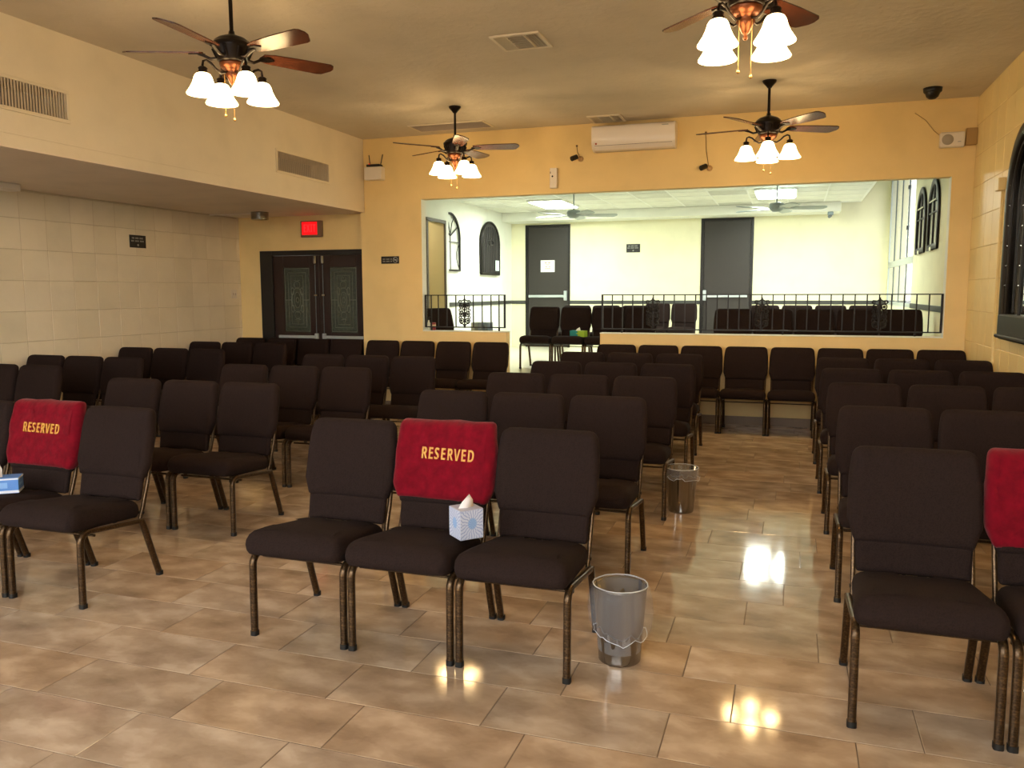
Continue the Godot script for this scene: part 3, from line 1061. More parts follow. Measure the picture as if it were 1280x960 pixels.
# ---------------------------------------------------------------- fans
func ceiling_fans() -> void:
	var st := mb()
	lathe(st, [[0.0, -0.068], [0.02, -0.068], [0.028, -0.055], [0.062, -0.018], [0.068, 0.0], [0.0, 0.0]], 24)
	var canopy := done(st)
	st = mb()
	lathe(st, [[0.013, -0.34], [0.013, -0.05]], 12)
	var rod := done(st)
	st = mb()
	lathe(st, [[0.0, -0.50], [0.085, -0.50], [0.095, -0.49], [0.10, -0.465], [0.125, -0.41], [0.13, -0.385], [0.118, -0.378], [0.112, -0.365], [0.085, -0.345], [0.04, -0.328], [0.022, -0.32], [0.018, -0.30], [0.0, -0.30]], 32)
	for k in 10:
		var a := TAU * k / 10
		tube(st, [Vector3(cos(a) * 0.098, -0.48, sin(a) * 0.098), Vector3(cos(a) * 0.125, -0.42, sin(a) * 0.125)], 0.006, -1, 5)
	var motor := done(st)
	st = mb()
	lathe(st, [[0.0, -0.672], [0.010, -0.668], [0.014, -0.655], [0.008, -0.642], [0.022, -0.632], [0.035, -0.60], [0.05, -0.575], [0.04, -0.56], [0.06, -0.545], [0.078, -0.53], [0.085, -0.51], [0.085, -0.50], [0.0, -0.50]], 24)
	var fitter := done(st)
	# blade: plank with an angled, softened tip, pitched
	var outline := PackedVector2Array([Vector2(0.20, -0.045), Vector2(0.26, -0.062), Vector2(0.45, -0.072), Vector2(0.625, -0.078), Vector2(0.655, -0.070), Vector2(0.70, -0.012), Vector2(0.705, 0.02), Vector2(0.69, 0.058), Vector2(0.665, 0.072), Vector2(0.45, 0.070), Vector2(0.26, 0.060), Vector2(0.20, 0.045), Vector2(0.19, 0.0)])
	st = mb()
	var pitch := Transform3D(Basis(Vector3.RIGHT, PI / 2 - deg_to_rad(13)), Vector3(0, -0.435, 0))
	prism(st, outline, -0.004, 0.004, pitch)
	var blade := done(st)
	st = mb()
	tube(st, [Vector3(0.10, -0.47, 0), Vector3(0.14, -0.475, 0), Vector3(0.18, -0.455, 0), Vector3(0.22, -0.442, 0)], 0.010, 0.016, 8)
	var iron_out := PackedVector2Array([Vector2(0.18, -0.016), Vector2(0.215, -0.034), Vector2(0.25, -0.03), Vector2(0.285, 0.0), Vector2(0.25, 0.03), Vector2(0.215, 0.034), Vector2(0.18, 0.016)])
	prism(st, iron_out, 0.0045, 0.011, pitch)
	var iron := done(st)
	# light arm and bell shade
	st = mb()
	tube(st, [Vector3(0.045, -0.565, 0), Vector3(0.08, -0.575, 0), Vector3(0.115, -0.555, 0), Vector3(0.145, -0.525, 0), Vector3(0.175, -0.512, 0), Vector3(0.195, -0.52, 0), Vector3(0.20, -0.545, 0), Vector3(0.20, -0.565, 0)], 0.008, -1, 8)
	lathe(st, [[0.0, -0.600], [0.030, -0.600], [0.034, -0.59], [0.026, -0.578], [0.03, -0.565], [0.018, -0.555], [0.0, -0.552]], 16, Transform3D(Basis(), Vector3(0.20, 0, 0)))
	var arm := done(st)
	st = mb()
	lathe(st, [[0.094, -0.722], [0.104, -0.728], [0.105, -0.722], [0.094, -0.705], [0.078, -0.68], [0.064, -0.65], [0.055, -0.62], [0.045, -0.603], [0.030, -0.595]], 24)
	var shade := done(st)
	for f in FANS:
		var t := thing("ceiling_fan", f[4], "ceiling fan", V(f[0], HALL_H, f[1]), 0, "dark ceiling fans with bell glass lights in the hall")
		inst("canopy", canopy, M.dark_bronze, t)
		inst("downrod", rod, M.dark_bronze, t)
		inst("motor_housing", motor, M.dark_bronze, t)
		inst("light_fitter", fitter, M.copper, t)
		for k in 5:
			var b := inst("blade", blade, M.blade, t)
			b.rotation.y = deg_to_rad(f[2] + 72.0 * k)
			inst("blade_iron", iron, M.dark_bronze, b)
		for k in 4:
			var an := deg_to_rad(f[3] + 90.0 * k)
			inst("arm", arm, M.dark_bronze, t).rotation.y = an
			var s := inst("shade", shade, M.shade, t)
			s.position = Vector3(cos(an) * 0.20, 0, -sin(an) * 0.20)
			omni(s.position + Vector3(0, -0.68, 0), WARM, BULB, 0.04, t)
			var sp := SpotLight3D.new()
			sp.name = "bulb_downlight"
			sp.light_color = WARM
			sp.light_energy = BULB_DOWN
			sp.light_size = 0.04
			sp.spot_range = 30.0
			sp.spot_attenuation = 2.0
			sp.spot_angle = 78.0
			sp.spot_angle_attenuation = 0.6
			sp.shadow_enabled = true
			t.add_child(sp, true)
			sp.position = s.position + Vector3(0, -0.69, 0)
			sp.rotation.x = -PI / 2
		for k in 2:
			var dx := -0.03 if k == 0 else 0.035
			st = mb()
			tube(st, [Vector3(dx, -0.58, 0.05), Vector3(dx, -0.83 - 0.03 * k, 0.05)], 0.0018, -1, 5)
			lathe(st, [[0.0, -0.012], [0.008, -0.008], [0.009, 0.0], [0.004, 0.010], [0.0, 0.012]], 8, Transform3D(Basis(), Vector3(dx, -0.84 - 0.03 * k, 0.05)))
			obj("pull_chain", st, M.chain, t)
	# white fans in the back room
	st = mb()
	lathe(st, [[0.0, -0.41], [0.06, -0.405], [0.10, -0.37], [0.11, -0.32], [0.10, -0.285], [0.05, -0.275], [0.0, -0.275]], 24)
	var hub := done(st)
	st = mb()
	lathe(st, [[0.011, -0.29], [0.011, -0.03], [0.045, -0.025], [0.06, 0.0], [0.0, 0.0]], 12)
	var stem := done(st)
	st = mb()
	prism(st, outline, -0.004, 0.004, Transform3D(Basis(Vector3.RIGHT, PI / 2 - deg_to_rad(12)), Vector3(0, -0.36, 0)))
	prism(st, PackedVector2Array([Vector2(0.09, -0.02), Vector2(0.25, -0.03), Vector2(0.25, 0.03), Vector2(0.09, 0.02)]), 0.0045, 0.010, Transform3D(Basis(Vector3.RIGHT, PI / 2 - deg_to_rad(12)), Vector3(0, -0.36, 0)))
	var wblade := done(st)
	for f in [[-3.36, 13.0, 20.0, "white ceiling fan hanging in front of the left glowing ceiling panel"], [-0.26, 13.0, 5.0, "white ceiling fan hanging below the right glowing ceiling panel"]]:
		var t := thing("white_ceiling_fan", f[3], "ceiling fan", V(f[0], BCEIL - 0.004, f[1]), 0, "white ceiling fans in the back room")
		inst("downrod", stem, M.white_metal, t)
		inst("hub", hub, M.white_metal, t)
		for k in 5:
			inst("blade", wblade, M.white_metal, t).rotation.y = deg_to_rad(f[2] + 72.0 * k)

const FANS := [
	[-3.51, 4.69, -15.0, -30.0, "dark ceiling fan with four lit bell shades near the left register"],
	[-3.52, 8.48, 10.5, -40.0, "dark ceiling fan with four lit shades, far left beside the long grille"],
	[-0.28, 4.69, -10.0, -40.0, "dark ceiling fan with four lit shades cut off by the picture's top edge"],
	[-0.27, 8.46, 26.0, 2.0, "dark ceiling fan with lit shades, far right beside the air conditioner"],
]

# ---------------------------------------------------------------- chairs
var chair_proto: Node3D

func make_chair() -> Node3D:
	var t := Node3D.new()
	# seat: wider at the front, rolled front edge
	var st := mb()
	var out := round_poly([Vector2(-0.242, -0.050), Vector2(0.242, -0.050), Vector2(0.216, 0.43), Vector2(-0.216, 0.43)], [0.06, 0.06, 0.035, 0.035], 5, 6)
	var seat_map := func(x: float, d: float, w: float) -> Vector3:
		var droop := maxf(0.05 - d, 0.0)
		var top := 0.508 - 0.13 * d - droop * droop * 3.2 - 0.05 * x * x * 4.0 * 0.35
		var low := 0.384 - 0.085 * d + droop * 0.05
		return Vector3(x, lerpf(low, top, (w + 1.0) * 0.5), -d)
	pad(st, out, [[0.06, -1.0], [0.03, -1.0], [0.010, -0.9], [0.0, -0.6], [-0.004, -0.1], [0.0, 0.35], [0.010, 0.66], [0.026, 0.86], [0.048, 0.96], [0.09, 1.02], [0.15, 1.06]], seat_map)
	inst("seat", done(st), M.fabric, t)
	# upper back cushion
	st = mb()
	out = round_poly([Vector2(-0.214, 0.552), Vector2(0.214, 0.552), Vector2(0.243, 0.635), Vector2(0.240, 0.80), Vector2(0.226, 0.922), Vector2(-0.226, 0.922), Vector2(-0.240, 0.80), Vector2(-0.243, 0.635)], [0.018, 0.018, 0.04, 0.05, 0.052, 0.052, 0.05, 0.04], 4, 3)
	var back_map := func(x: float, y: float, w: float) -> Vector3:
		var d := 0.482 + 0.24 * (y - 0.55) - w * 0.040 - 0.20 * x * x
		return Vector3(x, y, -d)
	pad(st, out, [[0.12, -1.02], [0.06, -1.0], [0.028, -0.92], [0.010, -0.7], [0.0, -0.25], [0.0, 0.25], [0.008, 0.66], [0.022, 0.90], [0.045, 1.0], [0.09, 1.06], [0.15, 1.12]], back_map)
	var bk := inst("backrest", done(st), M.fabric, t)
	st = mb()
	out = round_poly([Vector2(-0.206, 0.437), Vector2(0.206, 0.437), Vector2(0.211, 0.58), Vector2(-0.211, 0.58)], [0.014, 0.014, 0.02, 0.02], 4, 3)
	var lum_map := func(x: float, y: float, w: float) -> Vector3:
		var d := 0.466 + 0.22 * (y - 0.5) - w * 0.020 - 0.15 * x * x
		return Vector3(x, y, -d)
	pad(st, out, [[0.05, -1.0], [0.015, -0.9], [0.0, -0.4], [0.0, 0.4], [0.010, 0.85], [0.03, 1.0], [0.06, 1.05]], lum_map)
	inst("lower_back_panel", done(st), M.fabric, bk)
	# bent bronze tubes
	var front := mb()
	var bend := [Vector3(0, 0.010, -0.010)]
	bend.append(Vector3(0, 0.20, -0.012))
	for k in 6:
		var a := PI / 2 * k / 5.0
		bend.append(Vector3(0, 0.325 + sin(a) * 0.048, -(0.015 + (1 - cos(a)) * 0.048)))
	tube(front, bend, 0.0150, 0.0150, 10, 3.4, true, false, Vector3.RIGHT)
	var front_mesh := done(front)
	var rail := mb()
	tube(rail, [Vector3(0, 0.373, -0.062), Vector3(0, 0.334, -0.425)], 0.0125, 0.0125, 10, 3.4, true, false, Vector3.RIGHT)
	var rail_mesh := done(rail)
	var rear := mb()
	tube(rear, [Vector3(0, 0.338, -0.418), Vector3(0, 0.30, -0.434), Vector3(0, 0.010, -0.530)], 0.0150, 0.0150, 10, 3.4, true, false, Vector3.RIGHT)
	var rear_mesh := done(rear)
	var post := mb()
	tube(post, [Vector3(0, 0.335, -0.425), Vector3(0, 0.40, -0.452), Vector3(0, 0.53, -0.497), Vector3(0, 0.72, -0.542)], 0.010, 0.010, 8, 3.0, true, false, Vector3.RIGHT)
	var post_mesh := done(post)
	var cap := mb()
	tube(cap, [Vector3(0, 0.0, 0), Vector3(0, 0.022, 0)], 0.0172, 0.0172, 10, 3.4, true, false, Vector3.RIGHT)
	var cap_mesh := done(cap)
	for s in [-1.0, 1.0]:
		var f := inst("front_leg", front_mesh, M.bronze, t)
		f.position.x = s * 0.231
		inst("foot_cap", cap_mesh, M.rubber, f).position = Vector3(0, 0, -0.010)
		var r := inst("rear_leg", rear_mesh, M.bronze, t)
		r.position.x = s * 0.230
		inst("foot_cap", cap_mesh, M.rubber, r).position = Vector3(0, 0, -0.531)
		inst("seat_rail", rail_mesh, M.bronze, t).position.x = s * 0.230
		inst("back_post", post_mesh, M.bronze, t).position.x = s * 0.214
	st = mb()
	tube(st, [Vector3(-0.236, 0.345, -0.10), Vector3(0.236, 0.345, -0.10)], 0.007, -1, 6)
	inst("cross_bar", done(st), M.bronze, t)
	st = mb()
	tube(st, [Vector3(-0.226, 0.372, -0.442), Vector3(0.226, 0.372, -0.442)], 0.008, -1, 6)
	inst("cross_bar", done(st), M.rubber, t)
	st = mb()
	for s in [-1.0, 1.0]:
		tube(st, [Vector3(s * 0.028, 0.36, -0.445), Vector3(s * 0.028, 0.46, -0.468)], 0.007, -1, 6)
	inst("back_bracket", done(st), M.rubber, t)
	return t

func chair(x: float, d: float, label: String, group: String, y := 0.0, turn := 0.0) -> Node3D:
	var c: Node3D
	if chair_proto == null:
		chair_proto = make_chair()
		c = chair_proto
	else:
		c = chair_proto.duplicate()
	c.name = plain("padded_chair")
	add_child(c, true)
	c.position = V(x, y, d)
	c.rotation.y = turn
	tag(c, label, "chair", group)
	return c

func chairs() -> void:
	var place := ["leftmost", "middle", "rightmost"]
	var rows := ["front", "second", "third", "fourth", "fifth"]
	# block, rows of [depth, [x ...]]
	var mid := [[3.02, -1.5355], [4.28, -1.532], [5.50, -1.515], [6.62, -1.505], [7.83, -1.56]]
	for r in mid.size():
		for k in 3:
			var lab := "dark brown padded chair, %s in the %s row of the middle block" % [place[k], rows[r]]
			if r == 0:
				lab = ["dark brown padded chair left of the middle block's red reserved cover", "dark brown padded chair wearing the middle block's red reserved cover", "dark brown padded chair between the red reserved cover and the nearest wastebasket"][k]
			chair(mid[r][1] + 0.503 * (k - 1), mid[r][0], lab, "chairs of the middle block")
	var left := [[3.02, -4.011], [4.28, -4.083], [5.53, -4.042], [6.77, -4.01]]
	for r in left.size():
		for k in 3:
			var lab := "dark brown padded chair, %s in the %s row of the left block" % [place[k], rows[r]]
			if r == 0:
				lab = ["dark brown padded chair at the left picture edge, front row", "dark brown padded chair wearing the left block's red reserved cover", "dark brown padded chair right of the left block's red reserved cover"][k]
			chair(left[r][1] + 0.508 * (k - 1), left[r][0], lab, "chairs of the left block")
	var right := [[3.02, 0.482, 2], [4.28, 0.495, 2], [5.50, 0.488, 3], [6.62, 0.478, 3], [7.76, 0.474, 3]]
	for r in right.size():
		for k in right[r][2]:
			var lab := "dark brown padded chair, %s in the %s row of the right block" % [["aisle-side", "second from aisle", "nearest the wall"][k], rows[r]]
			if r == 0:
				lab = ["large near dark brown padded chair at the lower right beside the aisle", "dark brown padded chair wearing the red reserved cover at the right edge"][k]
			chair(right[r][1] + 0.505 * k, right[r][0], lab, "chairs of the right block")
	# along the low wall at the back
	for k in 8:
		chair(-1.965 + 0.497 * k, 9.13, "dark padded chair against the long low wall, %s from its left end" % ["first", "second", "third", "fourth", "fifth", "sixth", "seventh", "eighth"][k], "chairs against the back wall")
	for k in 4:
		chair(-5.07 + 0.503 * k, 9.13, "dark padded chair against the back wall below the short railing, %s" % ["leftmost of four", "second of four", "third of four", "rightmost of four"][k], "chairs against the back wall")
	# under the soffit along the left wall
	var side := [[4.93, [-6.74, -6.23], ["left of two", "right of two"]], [5.87, [-7.218, -6.718, -6.218], ["beside the wall", "middle of three", "right of three"]], [7.10, [-7.22, -6.721, -6.222], ["beside the wall", "middle of three", "right of three"]], [8.26, [-7.19, -6.69, -6.19], ["beside the wall", "middle of three", "right of three"]], [9.2, [-7.18, -6.67, -6.16, -5.66], ["beside the wall", "second of four", "third of four", "right of four"]]]
	for r in side.size():
		for k in side[r][1].size():
			chair(side[r][1][k], side[r][0], "dark padded chair under the left soffit, %s row, %s" % [["nearest", "second", "third", "fourth", "door-side"][r], side[r][2][k]], "chairs under the left soffit")
	# raised back room
	for k in 4:
		chair(-3.61 + 0.497 * k, 11.70, "grey-lit padded chair in the back room's near row, %s from the gap" % ["first", "second", "third", "fourth"][k], "chairs in the back room", UP_FLOOR)
	for k in 3:
		chair(-3.42 + 0.5 * k, 12.95, "padded chair peeking over the back room's near row, %s" % ["left of three", "centre of three", "right of three"][k], "chairs in the back room", UP_FLOOR)
	for k in 2:
		chair(-2.42 + 0.5 * k, 15.25, "padded chair near the far wall left of the right-hand door, %s" % ["left of two", "right of two"][k], "chairs in the back room", UP_FLOOR)
	for k in 5:
		chair(-0.72 + 0.498 * k, 10.55, "dark padded chair close behind the long railing, %s from the right door" % ["first", "second", "third", "fourth", "fifth"][k], "chairs in the back room", UP_FLOOR)
	for k in 4:
		chair(-0.42 + 0.5 * k, 13.4, "dark padded chair behind the row at the long railing, %s" % ["leftmost of four", "second of four", "third of four", "rightmost of four"][k], "chairs in the back room", UP_FLOOR)
	chair(-4.33, 10.62, "padded chair standing sideways behind the short railing", "chairs in the back room", UP_FLOOR, deg_to_rad(62))

# ---------------------------------------------------------------- things on the chairs
func lettering(words: String, width: float, height: float, depth: float, m: Material, parent: Node3D, called := "lettering") -> MeshInstance3D:
	var f := SystemFont.new()
	f.font_names = PackedStringArray(["Droid Sans"])
	f.font_weight = 700
	var tm := TextMesh.new()
	var fv := FontVariation.new()
	fv.base_font = f
	fv.spacing_glyph = 2
	tm.font = fv
	tm.text = words
	tm.font_size = 32
	tm.pixel_size = 0.01
	tm.depth = 0.05
	tm.curve_step = 2.0
	var box_of := tm.get_aabb()
	var o := inst(called, tm, m, parent)
	o.scale = Vector3(width / box_of.size.x, height / box_of.size.y, depth / 0.05)
	return o

func covers_and_boxes() -> void:
	var jitter := FastNoiseLite.new()
	jitter.seed = 77
	jitter.frequency = 7.0
	var where := [[-4.011, 3.02, "red velvet cover reading RESERVED on the left block's front chair"], [-1.5355, 3.02, "red velvet cover reading RESERVED on the middle block's front chair"], [0.987, 3.02, "red velvet reserved cover cut off by the right picture edge"]]
	for i in where.size():
		var t := thing("reserved_cover", where[i][2], "chair cover", V(where[i][0], 0, where[i][1]), 0, "red reserved covers")
		var st := mb()
		var out := round_poly([Vector2(-0.226, 0.574), Vector2(0.224, 0.570), Vector2(0.256, 0.64), Vector2(0.254, 0.80), Vector2(0.240, 0.938), Vector2(-0.240, 0.938), Vector2(-0.254, 0.80), Vector2(-0.256, 0.64)], [0.022, 0.022, 0.05, 0.06, 0.028, 0.028, 0.06, 0.05], 5, 5)
		var f := func(x: float, y: float, w: float) -> Vector3:
			var n := jitter.get_noise_3d(x + i * 3.0, y, w * 0.06) * 0.011
			var fold := 0.006 * exp(-pow((y - 0.83 + absf(x) * 0.5 - 0.02) * 26.0, 2.0)) * smoothstep(0.10, 0.22, absf(x))
			var d := 0.482 + 0.24 * (y - 0.55) - w * 0.052 - 0.20 * x * x
			return Vector3(x + n * 0.6, y + n * (0.7 if y > 0.6 else 1.2), -(d - n * signf(w) + fold))
		pad(st, out, [[0.15, -1.0], [0.08, -1.0], [0.035, -0.94], [0.012, -0.75], [0.0, -0.4], [-0.003, 0.0], [0.0, 0.4], [0.008, 0.7], [0.02, 0.9], [0.038, 1.0], [0.06, 1.03], [0.085, 1.05], [0.11, 1.07], [0.14, 1.09], [0.17, 1.10]], f)
		obj("velvet_slipcover", st, M.velvet, t)
		var l := lettering("RESERVED", 0.264, 0.055, 0.006, M.gold_thread, t)
		l.position = Vector3(0.028 - (0.02 if i == 0 else 0.0), 0.792, -(0.482 + 0.24 * 0.242 - 0.061))
		l.rotation = Vector3(-atan(0.24), 0, deg_to_rad(-0.8))
	# square tissue box with a blue flower print
	var t := thing("tissue_box", "square tissue box with a blue flower print on the reserved middle chair", "tissue box", V(-1.322, 0.484, 3.265), deg_to_rad(48))
	var st := mb()
	box(st, Vector3(0, 0.066, 0), Vector3(0.112, 0.132, 0.112), 0.002)
	obj("carton", st, mat(Color(0.68, 0.69, 0.76), 0.6), t)
	var print_m := mat(Color.WHITE, 0.6)
	print_m.albedo_texture = ImageTexture.create_from_image(flower())
	for k in 4:
		st = mb()
		st.set_smooth_group(-1)
		quad(st, Vector3(-0.054, 0.003, 0.0565), Vector3(0.054, 0.003, 0.0565), Vector3(0.054, 0.129, 0.0565), Vector3(-0.054, 0.129, 0.0565), Vector3.BACK)
		obj("print", st, print_m, t).rotation.y = PI / 2 * k
	tissue(t, 0.132, 0.055)
	# flat blue box on the left reserved chair
	t = thing("tissue_box", "flat light blue tissue box cut off by the left picture edge", "tissue box", V(-4.005, 0.4895, 3.205), deg_to_rad(38))
	st = mb()
	box(st, Vector3(0, 0.042, 0), Vector3(0.225, 0.084, 0.115), 0.002)
	obj("carton", st, mat(Color(0.33, 0.53, 0.82), 0.5), t)
	st = mb()
	box(st, Vector3(0, 0.010, 0), Vector3(0.2265, 0.014, 0.1165), 0.0)
	box(st, Vector3(0, 0.078, 0), Vector3(0.2265, 0.008, 0.1165), 0.0)
	obj("white_band", st, mat(Color(0.85, 0.87, 0.92), 0.5), t)
	st = mb()
	box(st, Vector3(0.1128, 0.045, 0.0), Vector3(0.0012, 0.012, 0.07))
	obj("print", st, mat(Color(0.50, 0.68, 0.90), 0.5), t)
	st = mb()
	box(st, Vector3(0, 0.045, 0.0578), Vector3(0.12, 0.03, 0.0012))
	obj("print", st, mat(Color(0.50, 0.68, 0.90), 0.5), t)
	tissue(t, 0.084, 0.075)
	# green and teal box in the back room
	t = thing("tissue_box", "teal and lime green tissue box on a back room chair", "tissue box", V(-2.98, UP_FLOOR + 0.487, 11.86), deg_to_rad(-12))
	st = mb()
	box(st, Vector3(0, 0.045, 0), Vector3(0.23, 0.09, 0.12), 0.002)
	obj("carton", st, mat(Color(0.10, 0.52, 0.52), 0.5), t)
	st = mb()
	prism(st, PackedVector2Array([Vector2(0.0, 0.0), Vector2(0.1158, 0.0), Vector2(0.1158, 0.0905), Vector2(-0.01, 0.0905), Vector2(0.025, 0.07), Vector2(-0.015, 0.05), Vector2(0.02, 0.03)]), -0.0606, 0.0606)
	obj("print", st, mat(Color(0.60, 0.72, 0.16), 0.5), t)
	tissue(t, 0.09, 0.05)

func tissue(t: Node3D, y: float, h: float) -> void:
	var st := mb()
	st.set_smooth_group(next_group())
	var base := [Vector3(-0.045, y - 0.002, 0.012), Vector3(-0.01, y - 0.002, 0.022), Vector3(0.03, y - 0.002, 0.010), Vector3(0.025, y - 0.002, -0.012), Vector3(-0.015, y - 0.002, -0.016)]
	var mid := [Vector3(-0.022, y + h * 0.5, 0.008), Vector3(0.0, y + h * 0.45, 0.014), Vector3(0.030, y + h * 0.55, 0.006), Vector3(0.024, y + h * 0.5, -0.008), Vector3(-0.004, y + h * 0.5, -0.010)]
	var tip := Vector3(0.016, y + h, 0.0)
	for k in 5:
		var l := (k + 1) % 5
		quad(st, base[k], base[l], mid[l], mid[k], (base[k] + base[l]) * Vector3(1, 0, 1))
		tri(st, mid[k], mid[l], tip, (mid[k] + mid[l]) * Vector3(1, 0, 1) + Vector3(-0.01, 0.01, 0))
	obj("tissue", st, M.tissue, t)

func flower() -> Image:
	# printed blossom: petals of blue and lilac strokes from a centre on a pale ground
	var n := 128
	var im := Image.create(n, n, false, Image.FORMAT_RGB8)
	for y in n:
		for x in n:
			var p := Vector2(x - 66.0, (y - 60.0)) / 64.0
			var r := p.length()
			var a := p.angle()
			var ring := floorf(r * 3.2)
			var petal := absf(sin(a * (5.0 + 3.0 * ring) + ring * 1.7 + sin(r * 9.0) * 0.5))
			var edge := smoothstep(0.10, 0.75, petal)
			var c := Color(0.76, 0.78, 0.85).lerp(Color(0.48, 0.54, 0.72), (1.0 - edge) * 0.75)
			if r < 0.30 + 0.12 * petal:
				c = c.lerp(Color(0.34, 0.58, 0.86), 0.45)
			im.set_pixel(x, y, c)
	return im

# ---------------------------------------------------------------- wastebaskets
func bins() -> void:
	for k in 2:
		var at := V(-0.645, 0, 3.31) if k == 0 else V(-0.70, 0, 5.79)
		var t := thing("wastebasket", ["round steel wastebasket with a clear liner hanging halfway down, nearest", "round steel wastebasket with a short clear liner farther up the aisle"][k], "wastebasket", at, 0, "steel wastebaskets in the aisle")
		var st := mb()
		var r0 := 0.089 if k == 0 else 0.088
		var r1 := 0.112 if k == 0 else 0.113
		var h := 0.325 if k == 0 else 0.31
		lathe(st, [[0.0, 0.0], [r0 - 0.003, 0.0], [r0, 0.004], [r0, 0.012], [r1, h - 0.006], [r1 + 0.003, h - 0.003], [r1 + 0.002, h], [r1 - 0.003, h], [r0 - 0.004, 0.012], [0.0, 0.010]], 40)
		obj("can", st, M.steel, t)
		# thin plastic liner folded over the rim
		st = mb()
		var n := 40
		var rows := []
		var wob := FastNoiseLite.new()
		wob.seed = 90 + k
		wob.frequency = 0.9
		var prof := []
		if k == 0:
			prof = [[r0 + 0.004, 0.05], [r1 - 0.012, h * 0.6], [r1 - 0.006, h - 0.01], [r1 + 0.002, h + 0.006], [r1 + 0.011, h + 0.001], [r1 + 0.021, h - 0.05], [r1 + 0.025, h - 0.11], [r1 + 0.018, h - 0.16], [r1 + 0.0, h - 0.195]]
		else:
			prof = [[r0 + 0.004, 0.10], [r1 - 0.010, h * 0.7], [r1 - 0.004, h - 0.01], [r1 + 0.003, h + 0.006], [r1 + 0.010, h + 0.002], [r1 + 0.012, h - 0.03], [r1 + 0.012, h - 0.062]]
		for j in prof.size():
			var row := []
			for i in n:
				var a := TAU * i / n
				var w: float = wob.get_noise_3d(cos(a) * 3.0, sin(a) * 3.0, j * 0.8) * (0.010 if j > 3 else 0.006)
				var drop := 0.0
				if j >= prof.size() - 2:
					drop = wob.get_noise_2d(cos(a) * 2.0 + 9.0, sin(a) * 2.0) * 0.03 - (0.018 * sin(a + 0.7) if k == 0 else 0.006 * cos(a))
				var r: float = prof[j][0] + w
				row.append(Vector3(cos(a) * r, prof[j][1] + drop, sin(a) * r))
			rows.append(row)
		st.set_smooth_group(next_group())
		for j in rows.size() - 1:
			for i in n:
				var l := (i + 1) % n
				var mid: Vector3 = (rows[j][i] + rows[j + 1][l]) * 0.5
				var hint := Vector3(mid.x, 0, mid.z) * (-1.0 if j < 3 else 1.0) + (Vector3(0, 0.1, 0) if j == 3 else Vector3.ZERO)
				quad(st, rows[j][i], rows[j][l], rows[j + 1][l], rows[j + 1][i], hint)
		var liner := obj("liner", st, M.bag, t)
		st = mb()
		tube(st, rows[rows.size() - 1], 0.0016, -1, 5, 2.0, false, true)
		obj("liner_hem", st, M.bag_edge, liner)
		st = mb()
		tube(st, rows[3], 0.0022, -1, 5, 2.0, false, true)
		obj("liner_fold", st, M.bag_edge, liner)

# ---------------------------------------------------------------- fittings on walls and ceiling
func register(label: String, at: Vector3, turn: Vector3, w: float, h: float, n: int, m_slat: Material, tilt := 0.6, horizontal := false) -> void:
	var t := thing("air_register", label, "air vent", at, 0, "air vents of the hall")
	t.rotation = turn
	var st := mb()
	var b := 0.028
	box(st, Vector3(0, h / 2 + b / 2, 0.005), Vector3(w + 2 * b, b, 0.012), 0.003)
	box(st, Vector3(0, -h / 2 - b / 2, 0.005), Vector3(w + 2 * b, b, 0.012), 0.003)
	box(st, Vector3(w / 2 + b / 2, 0, 0.005), Vector3(b, h, 0.012), 0.003)
	box(st, Vector3(-w / 2 - b / 2, 0, 0.005), Vector3(b, h, 0.012), 0.003)
	obj("frame", st, M.vent_white, t)
	st = mb()
	box(st, Vector3(0, 0, -0.245), Vector3(w, h, 0.008))
	obj("duct_back", st, M.duct, t)
	st = mb()
	for k in n:
		if horizontal:
			var y := -h / 2 + h * (k + 0.5) / n
			box(st, Vector3(0, y, 0.006), Vector3(w, h / n * 0.85, 0.0012), 0.0, Transform3D(Basis(), Vector3.ZERO) if tilt == 0.0 else Transform3D(Basis(Vector3.RIGHT, tilt), Vector3(0, y, 0.006) - Basis(Vector3.RIGHT, tilt) * Vector3(0, y, 0.006)))
		else:
			var x := -w / 2 + w * (k + 0.5) / n
			var bs := Basis(Vector3.UP, tilt)
			box(st, Vector3(x, 0, 0.006), Vector3(w / n * 0.85, h, 0.0012), 0.0, Transform3D(bs, Vector3(x, 0, 0.006) - bs * Vector3(x, 0, 0.006)))
	obj("slats", st, m_slat, t).set_meta("kind", "stuff")

